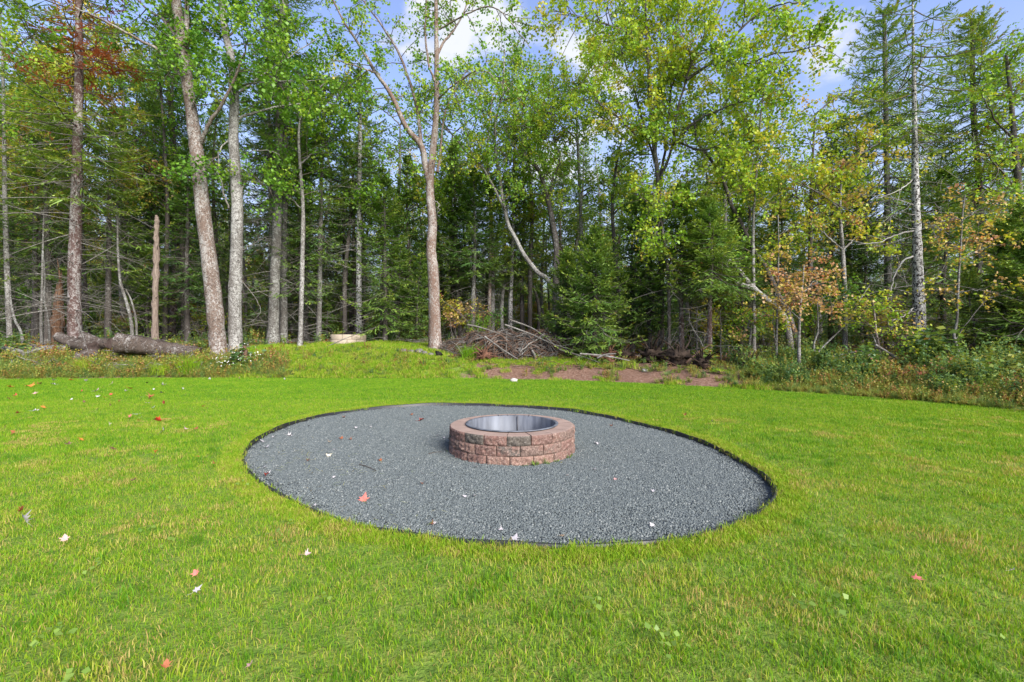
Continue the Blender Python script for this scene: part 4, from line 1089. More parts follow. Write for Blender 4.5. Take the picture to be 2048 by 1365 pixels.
    # young firs with low green skirts
    for px, Y, h, L, nb, tint, zl, lab, sd, bm in (
            (375, 18.5, 8.2, 2.1, 110, .22, 1.4, 'dark dense fir filling the gap between the snag and the leaning maple', 41, M_BARK_DARK),
            (300, 21, 9, 2.2, 90, .30, 2.0, 'dark green fir behind the stripped snag', 42, M_BARK_DARK),
            (95, 18, 9, 2.4, 90, .40, 2.6, 'olive-green fir left of the big left spruce', 43, M_BARK_DARK),
            (215, 17.5, 9, 2.6, 90, .48, 2.8, 'light green fir between the big left spruce and the snag', 44, M_BARK_DARK),
            (602, 18.8, 7.5, 2.2, 90, .35, 1.9, 'mid-green fir with drooping boughs between the fir pair and the slim fir', 45, M_BARK_DARK),
            (770, 18.2, 6.8, 2.0, 120, .30, .7, 'bushy dark fir between the block ring and the central maple', 46, M_BARK_DARK),
            (820, 20, 8.0, 1.9, 100, .25, 1.0, 'dark fir close behind the central maple, on its left', 47, M_BARK_DARK),
            (908, 21.5, 8.6, 1.8, 90, .28, 2.2, 'dark fir seen between the central maple and the brush pile', 48, M_BARK_DARK),
            (1190, 15.2, 4.3, 1.9, 170, .34, .35, 'dense young blue-green fir right of the brush pile', 49, M_BARK_DARK),
            (1130, 16.8, 3.8, 1.5, 110, .28, .4, 'small dark fir at the right end of the brush pile', 50, M_BARK_DARK),
            (1265, 16.5, 5.6, 1.8, 120, .30, .8, 'young fir between the dense blue-green fir and the bright maple', 51, M_BARK_DARK),
            (1364, 14.9, 5.6, 2.0, 130, .42, 2.3, 'layered fir with a thin dark trunk and bare lower half', 52, M_BARK_SPRUCE),
            (1419, 13.9, 4.9, 1.7, 120, .40, 2.2, 'small fir with a thin reddish trunk and bare lower twigs', 53, M_BARK_SPRUCE),
            (1300, 16, 5.5, 1.8, 110, .24, 1.2, 'dark fir under the bright multi-stem maple', 54, M_BARK_DARK),
            (1480, 15.8, 5.0, 1.8, 110, .34, 1.0, 'green fir behind the broken leaning tree', 55, M_BARK_DARK),
            (1560, 17.5, 6.5, 1.8, 90, .30, 1.2, 'dark fir behind the orange sapling', 56, M_BARK_DARK),
            (1662, 18.5, 9.0, 1.8, 100, .34, 2.0, 'narrow dark spruce showing above the orange sapling', 57, M_BARK_DARK),
            (1722, 19.5, 8.6, 1.9, 100, .38, 2.2, 'olive spruce left of the ragged tall spruce', 58, M_BARK_DARK),
            (1890, 15.5, 6.0, 2.0, 110, .34, .8, 'green fir just right of the big white trunk', 59, M_BARK_DARK),
            (2010, 13.3, 3.9, 2.1, 190, .30, .3, 'dense dark green young fir at the right edge of the woods', 60, M_BARK_DARK),
            (2070, 11.6, 3.2, 1.8, 140, .33, .25, 'bushy young fir cut by the right edge of the picture', 61, M_BARK_DARK),
            (1500, 20, 8.8, 1.8, 80, .34, 2.4, 'tall fir seen between the bright maple and the orange sapling', 62, M_BARK_DARK),
            (430, 21, 11, 2.2, 100, .32, 3.0, 'tall fir behind the leaning maple', 63, M_BARK_DARK),
            (690, 21.5, 9.5, 2.0, 100, .30, 2.0, 'dark fir behind the block ring and the white-barked fir', 64, M_BARK_DARK),
            (1045, 22, 9.6, 2.0, 90, .40, 2.5, 'fir rising behind the right half of the brush pile', 65, M_BARK_DARK),
            (-60, 15.5, 12, 2.4, 90, .40, 2.5, 'spruce just outside the left edge whose boughs reach into view', 66, M_BARK_SPRUCE)):
        conifer('fir_tree', lab, px, Y, h, .045 + h * .008, zl, L, nb, tint, bm, sd, dead=int(16 + 14 * zl), dead_len=min(1.5, .6 * L + .3), prof=.8, ntw=16)
    # saplings with autumn leaves
    key_tree('maple_sapling', 'small maple sapling with peach-orange leaves at the lawn edge, right of centre', 1598, 12.2,
             ([(1598, 690), (1599, 640), (1602, 600), (1606, 560), (1608, 530)], rw(6, 12.2), rw(2, 12.2)),
             [([(1599, 640, 0), (1570, 610, -.2), (1550, 590, -.3)], .015, .005), ([(1600, 625, 0), (1635, 600, -.2), (1665, 590, -.3)], .015, .005), ([(1602, 600, 0), (1580, 570, .2), (1570, 545, .3)], .015, .005), ([(1603, 590, 0), (1630, 560, .2), (1645, 540, .3)], .015, .005)],
             M_BARK_GREY, dict(n2=46, L2=.85, n3=5, L3=.38, nl=8, size=.085, tint=.80, lo=.2, up=.1, hang=.5, cvar=.05, droop=.2), seed=13, S=8)
    key_tree('maple_sapling', 'slim maple sapling with tiers of orange-yellow leaves right of the big white trunk', 1917, 11.6,
             ([(1919, 720), (1912, 690), (1908, 670), (1914, 640), (1917, 560), (1921, 500), (1925, 430), (1930, 390)], rw(6, 11.6), rw(2, 11.6)),
             [([(1917, 590, 0), (1890, 580, -.2), (1868, 578, -.3)], .012, .004), ([(1917, 585, 0), (1960, 580, -.2), (2000, 588, -.4)], .012, .004), ([(1920, 520, 0), (1960, 500, .2), (1990, 490, .3)], .012, .004), ([(1921, 500, 0), (1890, 480, .2), (1870, 470, .3)], .012, .004),
              ([(1925, 440, 0), (1960, 420, .2), (1990, 410, .3)], .012, .004), ([(1925, 445, 0), (1900, 425, -.2)], .012, .004)],
             M_BARK_FIR, dict(n2=40, L2=.7, n3=5, L3=.34, nl=7, size=.085, tint=.72, lo=.3, up=.0, hang=.4, cvar=.07, droop=.15), seed=14, S=8,
             bare=[([(1911, 690, 0), (1930, 650, -.1), (1965, 610, -.2), (1985, 590, -.3)], .014, .006)])
    key_tree('maple_sapling', 'low bushy maple with olive and orange leaves left of the big white trunk', 1760, 11.9,
             ([(1758, 700), (1752, 665), (1750, 640), (1745, 600)], rw(6, 12), rw(2.5, 12)),
             [([(1755, 680, 0), (1790, 655, -.2), (1812, 640, -.3)], .012, .004), ([(1752, 660, 0), (1725, 640, .2), (1710, 630, .3)], .012, .004), ([(1754, 675, 0), (1780, 690, -.4)], .012, .004)],
             M_BARK_PINK, dict(n2=36, L2=.75, n3=5, L3=.34, nl=8, size=.08, tint=.56, lo=.2, up=.0, hang=.4, cvar=.10, droop=.15), seed=15, S=6)
    key_tree('maple_sapling', 'thin forked sapling with sparse yellow leaves just left of the orange sapling', 1553, 12.7,
             ([(1553, 700), (1554, 640), (1556, 560), (1557, 480), (1556, 430)], rw(5, 12.7), rw(2, 12.7)),
             [([(1552, 690, 0), (1546, 640, 0), (1552, 600, .1)], .012, .008), ([(1557, 470, 0), (1590, 450, .2), (1620, 440, .3)], .01, .004), ([(1556, 540, 0), (1530, 520, .2)], .01, .004)],
             M_BARK_FIR, dict(n2=22, L2=.7, n3=5, L3=.35, nl=7, size=.09, tint=.64, lo=.3, up=.0, use=[0, 2, 3], hang=.4, cvar=.08), seed=16, S=6)
    key_tree('maple_sapling', 'sapling with bronze leaves hanging left of the orange sapling, low to the ground', 1500, 13.4,
             ([(1499, 690), (1502, 660), (1496, 655), (1500, 640)], rw(5, 13), rw(2, 13)),
             [([(1500, 650, 0), (1530, 630, 0), (1560, 635, .1)], .012, .005), ([(1500, 645, 0), (1480, 625, .1)], .01, .004)],
             M_BARK_FIR, dict(n2=18, L2=.6, n3=5, L3=.3, nl=8, size=.09, tint=.62, lo=.3, up=.0, hang=.4, cvar=.14), seed=17, S=6)
    # V: stripped snag, W: rotten stump, white bent stem
    Y = 15.9; b = ground(311, Y); rng = np.random.default_rng(51)
    tg, TP, TR = trunk_geo([b, W(310, 620, Y), W(312, 560, Y), W(313, 500, Y), W(313, 460, Y), W(314, 440, Y), W(312, 431, Y)], [rw(12, Y), rw(11, Y), rw(11, Y), rw(10, Y), rw(9, Y), rw(8, Y), rw(4, Y)], rng, 34, 11, .3, .11)
    root = finish_tree('dead_snag', 'broken dead snag with stripped pinkish-beige wood behind the big log', 'dead tree', b, [('trunk', tg, M_SNAG)])
    for k in range(9):
        z = .35 + .25 * k; g = Geo(); p = np.array([np.interp(b[2] + z, TP[:, 2], TP[:, 0]), Y - .02, b[2] + z]); a = rng.random() * 6.28
        tubes(g, np.array([p, p + [math.cos(a) * .16, math.sin(a) * .16, .02], p + [math.cos(a) * .26, math.sin(a) * .24, .06]]), np.array([.016, .01, .005]), 5)
        link('branch_stub', g.mesh('branch_stub', M_TWIG_DARK, origin=b), root)
    Y = 17.0; b = ground(116, Y)
    tg, TP, TR = trunk_geo([b, W(116, 620, Y), W(118, 585, Y)], [rw(19, Y), rw(16, Y), rw(12, Y)], rng, 12, 13, .45, .14)
    c0 = W(118, 588, Y)
    for k in range(15):
        a = k * .42 + rng.random() * .3; r = rw(10, Y) * (.5 + .5 * rng.random()); hgt = .25 + 1.1 * rng.random() ** 1.6 * (1 if math.cos(a) > -.2 else .5)
        p = c0 + [math.cos(a) * r, math.sin(a) * r, -.35]
        tubes(tg, np.array([p, p + [0, 0, .3 + hgt * .5], p + [.03 * rng.normal(), .03 * rng.normal(), .35 + hgt]]), np.array([.055, .04, .008]), 5, jitter=.15)
    finish_tree('rotten_stump', 'tall rotten reddish-brown stump standing behind the left spruce', 'tree stump', b, [('trunk', tg, M_ROTTEN)])
    for px, Y, line, w, lab in (
            (266, 16.6, [(262, 640), (250, 595), (240, 560), (236, 500), (235, 440)], 7, 'thin pale bent dead stem between the left spruce and the snag'),
            (274, 16.8, [(272, 640), (262, 600), (252, 580)], 5, 'second shorter pale stem leaning against the bent one, left of the snag'),
            (50, 14.9, [(42, 665), (30, 640), (22, 605), (20, 570)], 6, 'crooked white birch stem at the far left edge of the lawn bank'),
            (84, 15.8, [(82, 640), (84, 590), (86, 500), (88, 420)], 6, 'thin brown dead stem left of the rotten stump'),
            (100, 16.3, [(97, 640), (88, 595), (90, 560), (86, 480)], 4, 'thin bowed grey stem beside the rotten stump'),
            (1610, 12.4, [(1640, 700), (1690, 650), (1720, 600), (1740, 570)], 4, 'slender leaning bare rod crossing right of the orange sapling'),
            (1632, 12.3, [(1628, 690), (1636, 660), (1634, 600)], 5, 'thin pale rod just right of the orange sapling'),
            (1650, 12.2, [(1652, 720), (1700, 706), (1760, 702)], 5, 'bowed bare branch arching low over the weeds, right of the orange sapling'),
            (1740, 11.6, [(1728, 720), (1745, 705), (1752, 690), (1745, 670)], 4, 'twisted grey stick in the weeds left of the big white trunk'),
            (1410, 14.0, [(1404, 690), (1390, 665), (1376, 640)], 4, 'thin leaning dead rod between the two bare-bottomed firs'),
            (1394, 14.6, [(1394, 680), (1393, 640), (1392, 600)], 3, 'very thin upright dead rod between the two bare-bottomed firs'),
            (1442, 14.2, [(1441, 690), (1442, 660), (1440, 620)], 3, 'very thin dead rod right of the small reddish fir trunk')):
        b = ground(px, Y)
        tg, _, _ = trunk_geo([b] + [W(a, c, Y + .03 * k) for k, (a, c) in enumerate(line)], np.linspace(rw(w, Y), rw(w * .45, Y), len(line) + 1), rng, 18, 6, .1, .05)
        sg = Geo()
        P_, _t = sample_line(np.array([b] + [W(a, c, Y) for a, c in line]), .4 + .6 * rng.random(7))
        P3, _ = batch_children(P_, _t, .35 * (.5 + rng.random(7)), rng, .8, .1, .05, 4); tubes(sg, P3, np.broadcast_to(np.array([.006, .004, .003, .0015]), (7, 4)), 3)
        finish_tree('dead_sapling', lab, 'dead sapling', b, [('stem', tg, M_BARK_FIR if w > 3 else M_TWIG), ('twigs', sg, M_TWIG)])
build_key_trees()

# ------------------------------------------------------------------ background woods: copies of a few grown trees
def build_background():
    rng = np.random.default_rng(77)
    protos = []
    for k in range(6):
        h = 12.0; dense = k % 2
        tg, wood, dg, nd = conifer_geo(np.random.default_rng(200 + k), h, .13, [1.0, 2.4, 4.0][k % 3], 2.2 + .3 * (k % 2), 105, .26 + .05 * (k % 4), dead=60, dead_len=1.5, ntw=15, wob=.12, prof=.7, dens=.9)
        bm = [M_BARK_FIR, M_BARK_DARK, M_BARK_SPRUCE][k % 3]
        parts = [('trunk', tg.mesh('trunk', bm, smooth=True)), ('branches', wood.mesh('branches', M_TWIG_DARK)), ('dead_branches', dg.mesh('dead_branches', M_TWIG)), ('crown', nd.mesh('crown', M_NEEDLE))]
        protos.append(('fir_tree', parts, 'conifer'))
    dec = []
    for k in range(6):
        r = np.random.default_rng(300 + k); h = 11
        P = np.array([[0, 0, 0], [r.normal() * .2, r.normal() * .2, h * .3], [r.normal() * .4, r.normal() * .4, h * .65], [r.normal() * .5, r.normal() * .5, h]])
        tg, TP, TR = trunk_geo(P, [.11, .09, .06, .02], r, 26, 8, .3, .04)
        limbs = [(TP[10:], TR[10:])]; lg = Geo()
        s = np.linspace(.35, .9, 9); pos, tan = sample_line(TP, s)
        P2, _ = batch_children(pos, tan, 3.2 * (1.15 - s), r, .8, .35, .05, 7, .12)
        for q in range(9):
            R2 = np.linspace(.04, .01, 7); tubes(lg, P2[q], R2, 5); limbs.append((P2[q], R2))
        tint = [.36, .46, .52, .64, .42, .58][k]
        wood, lf = foliage(limbs, r, 70, 1.5, 7, .5, 9, .13, tint, cvar=.08, up=.1, hang=.5)
        for a, b in ((lg, wood),):
            b.v += [v for v in a.v]; off = b.n
            for f in a.f: b.f.append(f + off)
            b.t += a.t; b.m += a.m; b.n += a.n
        dec.append(('maple_tree', [('trunk', tg.mesh('trunk', [M_BARK_GREY, M_BARK_DARK][k % 2], smooth=True)), ('branches', wood.mesh('branches', M_TWIG_DARK)), ('crown', lf.mesh('crown', M_LEAF))], 'broadleaf'))
    bare = []
    for k in range(3):
        r = np.random.default_rng(400 + k)
        tg, TP, TR = trunk_geo(np.array([[0, 0, 0], [.2 * r.normal(), .2 * r.normal(), 2.5], [.4 * r.normal(), .3 * r.normal(), 5], [.5 * r.normal(), .3 * r.normal(), 7.5]]), [.065, .055, .04, .012], r, 24, 7, .2, .04)
        dg = Geo(); n = 55; s = .12 + .85 * rng.random(n); pos, tan = sample_line(TP, s)
        P2, _ = batch_children(pos, tan, 1.3 * (.4 + .9 * r.random(n)), r, 1.1, .0, .12, 5); tubes(dg, P2, np.broadcast_to(np.linspace(.009, .002, 5), (n, 5)), 3)
        b3, t3, _s = along(P2, 4, r); P3, _ = batch_children(b3, t3, .3 * (.5 + r.random(len(b3))), r, .8, 0, .1, 3); tubes(dg, P3, np.broadcast_to(np.array([.004, .003, .0015]), (len(P3), 3)), 3)
        bare.append(('dead_tree', [('trunk', tg.mesh('trunk', M_BARK_FIR, smooth=True)), ('branches', dg.mesh('branches', M_TWIG))], 'bare'))
    marks = [(-1.6, 'left of the big left spruce'), (-.95, 'between the big left spruce and the snag'), (-.77, 'between the snag and the leaning maple'), (-.62, 'between the leaning maple and the block ring'),
             (-.34, 'between the block ring and the central maple'), (-.17, 'behind the brush pile'), (.12, 'behind the dense blue-green young fir'), (.30, 'behind the bright multi-stem maple'),
             (.47, 'behind the broken leaning tree'), (.62, 'behind the orange sapling'), (.80, 'behind the big white trunk'), (.93, 'right of the big white trunk'), (9, '')]
    placed = []
    def try_place(lo, hi, y0, y1, sep):
        for _ in range(30):
            x, y = rand_pts(rng, 1, lo, hi, y0, y1); x, y = x[0], y[0]
            if all((x - a) ** 2 + (y - b) ** 2 > sep * sep for a, b in placed): placed.append((x, y)); return x, y
        return None
    rec = []
    plan = [(-1.4, -.45, 19.5, 27, 34), (-.45, 1.35, 20.5, 28, 58), (-1.4, 1.35, 28, 42, 84)]
    for lo, hi, y0, y1, n in plan:
        for k in range(n):
            q = try_place(lo, hi, y0, y1, 1.0)
            if not q: continue
            x, y = q; u = x / y; r = rng.random() + (0 if u < -.42 else .12)
            left = u < -.42
            if r < (.55 if left else .50): nm, parts, kd = protos[rng.integers(0, 6)]; 
            elif r < .84:
                pool = [0, 3, 5, 4, 3] if u < -.65 else ([1, 2, 5, 1] if u > .5 else [0, 1, 2, 4])
                nm, parts, kd = dec[pool[rng.integers(0, len(pool))]]
            else: nm, parts, kd = bare[rng.integers(0, 3)]
            # how high the wood stands there: dense and tall at left, lower in the middle and right
            H = (1.25 if left else (.80 if u > -.25 else 1.0)) * (.72 + .5 * rng.random())
            if y > 27: H *= 1.12 if not left else 1.15
            if kd == 'bare': H *= 1.3
            zone = [w for (m, w), (m2, _) in zip(marks, marks[1:]) if m <= u < m2 or m == marks[-2][0]][0]
            dep = 'nearer' if y < 24 else ('mid-depth' if y < 32 else 'far')
            rec.append([nm, parts, kd, x, y, H, rng.random() * 6.28, zone, dep])
    groups = {}
    for r in rec: groups.setdefault((r[2], r[7], r[8]), []).append(r)
    nice = {'conifer': 'dark conifer', 'broadleaf': 'leafy tree', 'bare': 'bare dead tree'}
    ordn = ['leftmost', 'second from left', 'third from left', 'fourth from left', 'fifth from left', 'sixth from left', 'seventh from left', 'eighth from left', 'ninth from left', 'tenth from left', 'eleventh from left', 'twelfth from left'] + ['%s from left' % q for q in ('thirteenth', 'fourteenth', 'fifteenth', 'sixteenth', 'seventeenth', 'eighteenth', 'nineteenth', 'twentieth')]
    for (kd, zone, dep), L in groups.items():
        L.sort(key=lambda r: r[3] / r[4])
        for i, (nm, parts, _, x, y, H, rz, _z, _d) in enumerate(L):
            pos = '' if len(L) == 1 else ordn[min(i, 19)].replace(' from ', '-from-') + ' '
            lab = '%s%s %s %s' % (pos, dep, nice[kd], zone)
            root = thing(nm, lab, 'tree', (x, y, gz(x, y) - .05), rz, 'background trees in the woods')
            root.scale = (.75 + .3 * H, .75 + .3 * H, H)
            for pn, me in parts:
                o = link(pn, me, root)
                if pn != 'trunk': o['kind'] = 'stuff'
    # the wood beyond, one mass
    big = []
    for k, (nm, parts, kd) in enumerate(protos[:4] + dec[:4]):
        g = [m for pn, m in parts if pn in ('crown', 'trunk')]
        big.append(g)
    c = bpy.data.collections.new('far_wood_trees'); nn = 0
    for g in big:
        for m in g:
            pass
    # crown meshes and trunk meshes joined in one small collection each
    crowns = proto_collection('far_crowns', [dict(p)['crown'] for _, p, _ in protos[:4] + dec[:4]])
    trunks = proto_collection('far_trunks', [dict(p)['trunk'] for _, p, _ in protos[:4] + dec[:4]])
    # young firs and leafy shrubs filling the understorey
    yf = []
    for k in range(5):
        tg, wood, dg, nd = conifer_geo(np.random.default_rng(500 + k), 4.0, .05, .25 + .3 * (k % 2), 1.35, 64, .20 + .07 * k, dead=8, dead_len=.8, ntw=13, wob=.08, prof=.8)
        yf.append([('trunk', tg.mesh('trunk', M_BARK_DARK, smooth=True)), ('branches', wood.mesh('branches', M_TWIG_DARK)), ('crown', nd.mesh('crown', M_NEEDLE))])
    sh = []
    for k in range(4):
        r = np.random.default_rng(600 + k); pos = np.array([[0, 0, .02]] * 7) + r.standard_normal((7, 3)) * [.15, .15, 0]
        P2, _ = batch_children(pos, np.repeat([[0, 0, 1.]], 7, 0), 2.4 * (.6 + .6 * r.random(7)), r, .45, .3, .1, 7, .1); lg = Geo(); limbs = []
        for q in range(7): R2 = np.linspace(.014, .005, 7); tubes(lg, P2[q], R2, 4); limbs.append((P2[q], R2))
        wood, lf = foliage(limbs, r, 34, .8, 6, .35, 8, .10, [.34, .46, .60, .72][k], cvar=.08, up=.1, hang=.3)
        sh.append([('stems', lg.mesh('stems', M_TWIG, smooth=True)), ('twigs', wood.mesh('twigs', M_TWIG_DARK)), ('crown', lf.mesh('crown', M_LEAF))])
    recs = []
    for k in range(150):
        u0 = -1.35 + 2.7 * rng.random(); y0 = lawn_edge(u0) + (5.5 if u0 < .1 else 4.2) + 16 * rng.random() ** 1.3; x0 = u0 * y0
        if any((x0 - a) ** 2 + (y0 - b) ** 2 < .5 for a, b in placed): continue
        placed.append((x0, y0)); recs.append((x0, y0, rng.random() < .62, rng.integers(0, 5), rng.random()))
    gg = {}
    for q in recs:
        u0 = q[0] / q[1]; zone = [w for (m, w), (m2, _) in zip(marks, marks[1:]) if m <= u0 < m2 or m == marks[-2][0]][0]
        gg.setdefault((zone, q[2]), []).append(q)
    for (zone, fir), L in gg.items():
        L.sort(key=lambda q: q[0] / q[1])
        for i, (x0, y0, _, pk, rv) in enumerate(L):
            lab = '%s%s %s' % ('' if len(L) == 1 else ordn[min(i, 19)].replace(' from ', '-from-') + ' ', 'low young fir' if fir else 'low leafy shrub', zone)
            root = thing('young_fir' if fir else 'understorey_shrub', lab, 'fir' if fir else 'shrub', (x0, y0, gz(x0, y0) - .04), rv * 40, 'low growth under the woods')
            sc = .6 + .6 * rv; root.scale = (sc, sc, sc)
            for pn, me in (yf[pk] if fir else sh[pk % 4]):
                o = link(pn, me, root)
                if pn != 'trunk': o['kind'] = 'stuff'
    lowc = proto_collection('far_low', [dict(q)['crown'] for q in yf + sh])
    n = 1500; x, y = rand_pts(rng, n, -1.5, 1.5, 27, 80)
    scatter('distant_thicket', lowc, np.column_stack([x, y, height(x, y)]), rotz(rng, n, 0), .8 + .7 * rng.random(n), rng.integers(0, 9, n), label='distant dark thicket of young firs and shrubs', cat='thicket', kind='stuff')
    n = 560; x, y = rand_pts(rng, n, -1.5, 1.5, 42, 85)
    z = height(x, y); rot = rotz(rng, n, 0); idx = rng.integers(0, 8, n)
    sc = np.where(x / y < -.42, 1.2, .82) * (.8 + .35 * rng.random(n))
    P = np.column_stack([x, y, z])
    scatter('distant_forest', crowns, P, rot, sc, idx, label='distant mass of the woods seen between the nearer trees', cat='forest', kind='stuff')
    scatter('distant_forest_trunks', trunks, P, rot, sc, idx, label='trunks of the distant woods', cat='forest', kind='stuff')
build_background()

# ------------------------------------------------------------------ undergrowth, rough grass, bank
def fern_mesh(rng, tint):
    g = Geo()
    for k in range(7):
        az = k * .9 + rng.random() * .4; L = .35 + .2 * rng.random()
        s = np.linspace(0, 1, 12)
        d = np.array([math.cos(az), math.sin(az), 0])
        P = d * (L * s)[:, None] + np.array([0, 0, 1.]) * (L * (.9 * s - .75 * s ** 2))[:, None]
        tn = norm(np.gradient(P, axis=0)); sd_ = np.array([-d[1], d[0], 0])
        for sg in (1, -1):
            D = norm(tn * .5 + sd_ * sg)
            quads_along(g, P, D, norm(np.cross(D, np.cross(tn, sd_))), .14 * (1.05 - s) + .01, .03, tint + .1 * rng.standard_normal(12))
    return g
def stem_plant_mesh(rng, h, n, tint, lw=.09, top=None):
    g = Geo()
    for k in range(n):
        b = np.array([*(rng.standard_normal(2) * .10), 0]); hh = h * (.6 + .5 * rng.random()); ln = rng.standard_normal(2) * .15 * hh
        P = np.array([b, b + [ln[0] * .4, ln[1] * .4, hh * .5], b + [ln[0], ln[1], hh]])
        tubes(g, P, np.array([.004, .003, .002]), 3, tint=tint)
        m = 16; s = .15 + .85 * rng.random(m)
        pos, tan = sample_line(P, s)
        leaves(g, pos, rng, lw, np.clip(tint + .12 * rng.standard_normal(m), 0, 1), hang=-.1)
        if top is not None:
            pos = P[-1] + rng.standard_normal((10, 3)) * [.05, .05, .03]; leaves(g, pos, rng, .035, top + .03 * rng.standard_normal(10))
    return g
def tuft_mesh(rng, h, n, tint, w=.007):
    return blade_patch(rng, n, .16, h * .5, h, w, 2, .12, 1.0, tint, .08)

def build_undergrowth():
    rng = np.random.default_rng(88)
    weeds = [stem_plant_mesh(rng, .45, 9, .40, .06), stem_plant_mesh(rng, .6, 9, .34, .065), fern_mesh(rng, .45), fern_mesh(rng, .62), stem_plant_mesh(rng, .35, 9, .52, .05),
             stem_plant_mesh(rng, .5, 8, .72, .055), tuft_mesh(rng, .42, 70, .50, .010), tuft_mesh(rng, .38, 70, .62, .010), stem_plant_mesh(rng, .75, 4, .30, .05, .62)]
    coll = proto_collection('undergrowth_plant', [w.mesh('undergrowth_plant', M_WEED) for w in weeds])
    # forest floor plants
    n = 5200; x, y = rand_pts(rng, n, -1.45, 1.45, 8, 34); t, u = edge_t(x, y)
    fm = forest_mask(x, y)
    ok = (fm > .5) & (rng.random(n) < np.where(t < 6, 1, .6)) & (vnoise(x, y, .9, 12) > -.45)
    x, y, t, u = x[ok], y[ok], t[ok], u[ok]
    idx = rng.choice([0, 1, 2, 3, 4, 5, 2, 0, 1], len(x))
    scatter('undergrowth', coll, np.column_stack([x, y, height(x, y) - .02]), rotz(rng, len(x), .08), .5 + .7 * rng.random(len(x)), idx,
            label='ferns and leafy weeds covering the forest floor', cat='undergrowth', kind='stuff')
    # bank at left: yellow-green grass tufts, rusty ground cover
    n = 2900; u = -1.35 + .86 * rng.random(n); t = .02 + 1.6 * rng.random(n) ** 1.2; y = lawn_edge(u) + t; x = u * y
    idx = rng.choice([6, 7, 6, 4, 5, 7, 6, 3, 6], n); sc = .40 + .50 * rng.random(n); sc *= 1 - .45 * sstep(-t, -.25, 0)
    scatter('bank_growth', coll, np.column_stack([x, y, height(x, y) - .01]), rotz(rng, n, .12), sc, idx,
            label='yellowing tall grass and rusty weeds on the bank left of the mound', cat='undergrowth', kind='stuff')
    # bank at right: tall weeds, goldenrod, brambles
    n = 2500; u = .50 + .9 * rng.random(n); t = .02 + 3.4 * rng.random(n) ** 1.1; y = lawn_edge(u) + t; x = u * y
    cl = vnoise(x, y, 1.6, 31) + .5 * vnoise(x, y, 4.1, 7)
    idx = np.where(t + .5 * cl < .7, rng.choice([6, 7, 4, 5, 3, 7, 6], n), np.where(cl > .35, rng.choice([1, 0, 8, 6, 4], n), np.where(cl < -.1, rng.choice([6, 7, 6, 5, 3], n), rng.choice([0, 6, 4, 2, 7, 5, 8], n))))
    sc = .32 + (.42 + .30 * np.clip(cl, -1, 1)) * sstep(t, .0, 1.4) * rng.random(n) + .2 * rng.random(n)
    kp = (rng.random(n) < .80 + .25 * cl); x, y, idx, sc = x[kp], y[kp], idx[kp], sc[kp]; n = len(x)
    scatter('weed_border', coll, np.column_stack([x, y, height(x, y) - .01]), rotz(rng, n, .12), sc, idx,
            label='tangle of tall green weeds and dry grass along the right lawn edge', cat='undergrowth', kind='stuff')
    # rough grass on the mound and berm
    rp = [blade_patch(rng, 170, .36, .05, .13, .010, 2, .20, .9, .52, .18) for _ in range(5)]
    coll2 = proto_collection('rough_patch', [p.mesh('rough_patch', M_GRASS) for p in rp])
    n = 4200; u = -.60 + 1.2 * rng.random(n); t = .03 + 4.6 * rng.random(n); y = lawn_edge(u) + t; x = u * y
    ok = (forest_mask(x, y) < .6) & (dirt_mask(x, y) + .22 * rng.standard_normal(n) < .30)
    x, y = x[ok], y[ok]
    scatter('mound_grass', coll2, np.column_stack([x, y, height(x, y)]), rotz(rng, len(x), .06), .6 + .5 * rng.random(len(x)), rng.integers(0, 5, len(x)),
            label='rough light green grass on the low mound behind the lawn', cat='grass', kind='stuff')
    # creeping weeds over the berm
    n = 1500; u = -.5 + 1.15 * rng.random(n); t = .1 + 2.9 * rng.random(n); y = lawn_edge(u) + t; x = u * y
    ok = vnoise(x, y, 2.0, 21) > -.05; x, y = x[ok], y[ok]
    scatter('berm_weeds', coll, np.column_stack([x, y, height(x, y)]), rotz(rng, len(x), .2), .22 + .30 * rng.random(len(x)), rng.choice([4, 0, 2, 5, 6, 7, 4], len(x)),
            label='creeping weeds scattered over the reddish dirt berm', cat='weeds', kind='stuff')
    # litter of leaves and small sticks on the forest floor
    lit = []
    for k in range(4):
        g = Geo(); m = 40
        pos = np.column_stack([(rng.random((m, 2)) - .5) * .8, .02 + .02 * rng.random(m)]); leaves(g, pos, rng, .09, np.clip(.85 + .12 * rng.standard_normal(m), .6, 1), hang=0)
        lit.append(g.mesh('litter_patch', M_LEAF))
        g = Geo(); m = 9; a = rng.random(m) * 6.28; L = .25 + .6 * rng.random(m); p0 = np.column_stack([(rng.random((m, 2)) - .5) * .9, .02 + .06 * rng.random(m)])
        P = np.stack([p0, p0 + np.column_stack([np.cos(a) * L * .5, np.sin(a) * L * .5, .05 * rng.random(m)]), p0 + np.column_stack([np.cos(a + .2) * L, np.sin(a + .2) * L, .09 * rng.random(m)])], 1)
        tubes(g, P, np.broadcast_to(np.array([.011, .009, .004]), (m, 3)), 4); lit.append(g.mesh('stick_patch', M_TWIG))
    coll3 = proto_collection('litter', lit)
    n = 2200; x, y = rand_pts(rng, n, -1.45, 1.45, 8, 27); ok = forest_mask(x, y) > .4; x, y = x[ok], y[ok]
    scatter('leaf_litter', coll3, np.column_stack([x, y, height(x, y)]), rotz(rng, len(x), .1), .7 + .6 * rng.random(len(x)), rng.integers(0, 8, len(x)),
            label='brown leaf litter and fallen sticks on the forest floor', cat='litter', kind='stuff')
build_undergrowth()

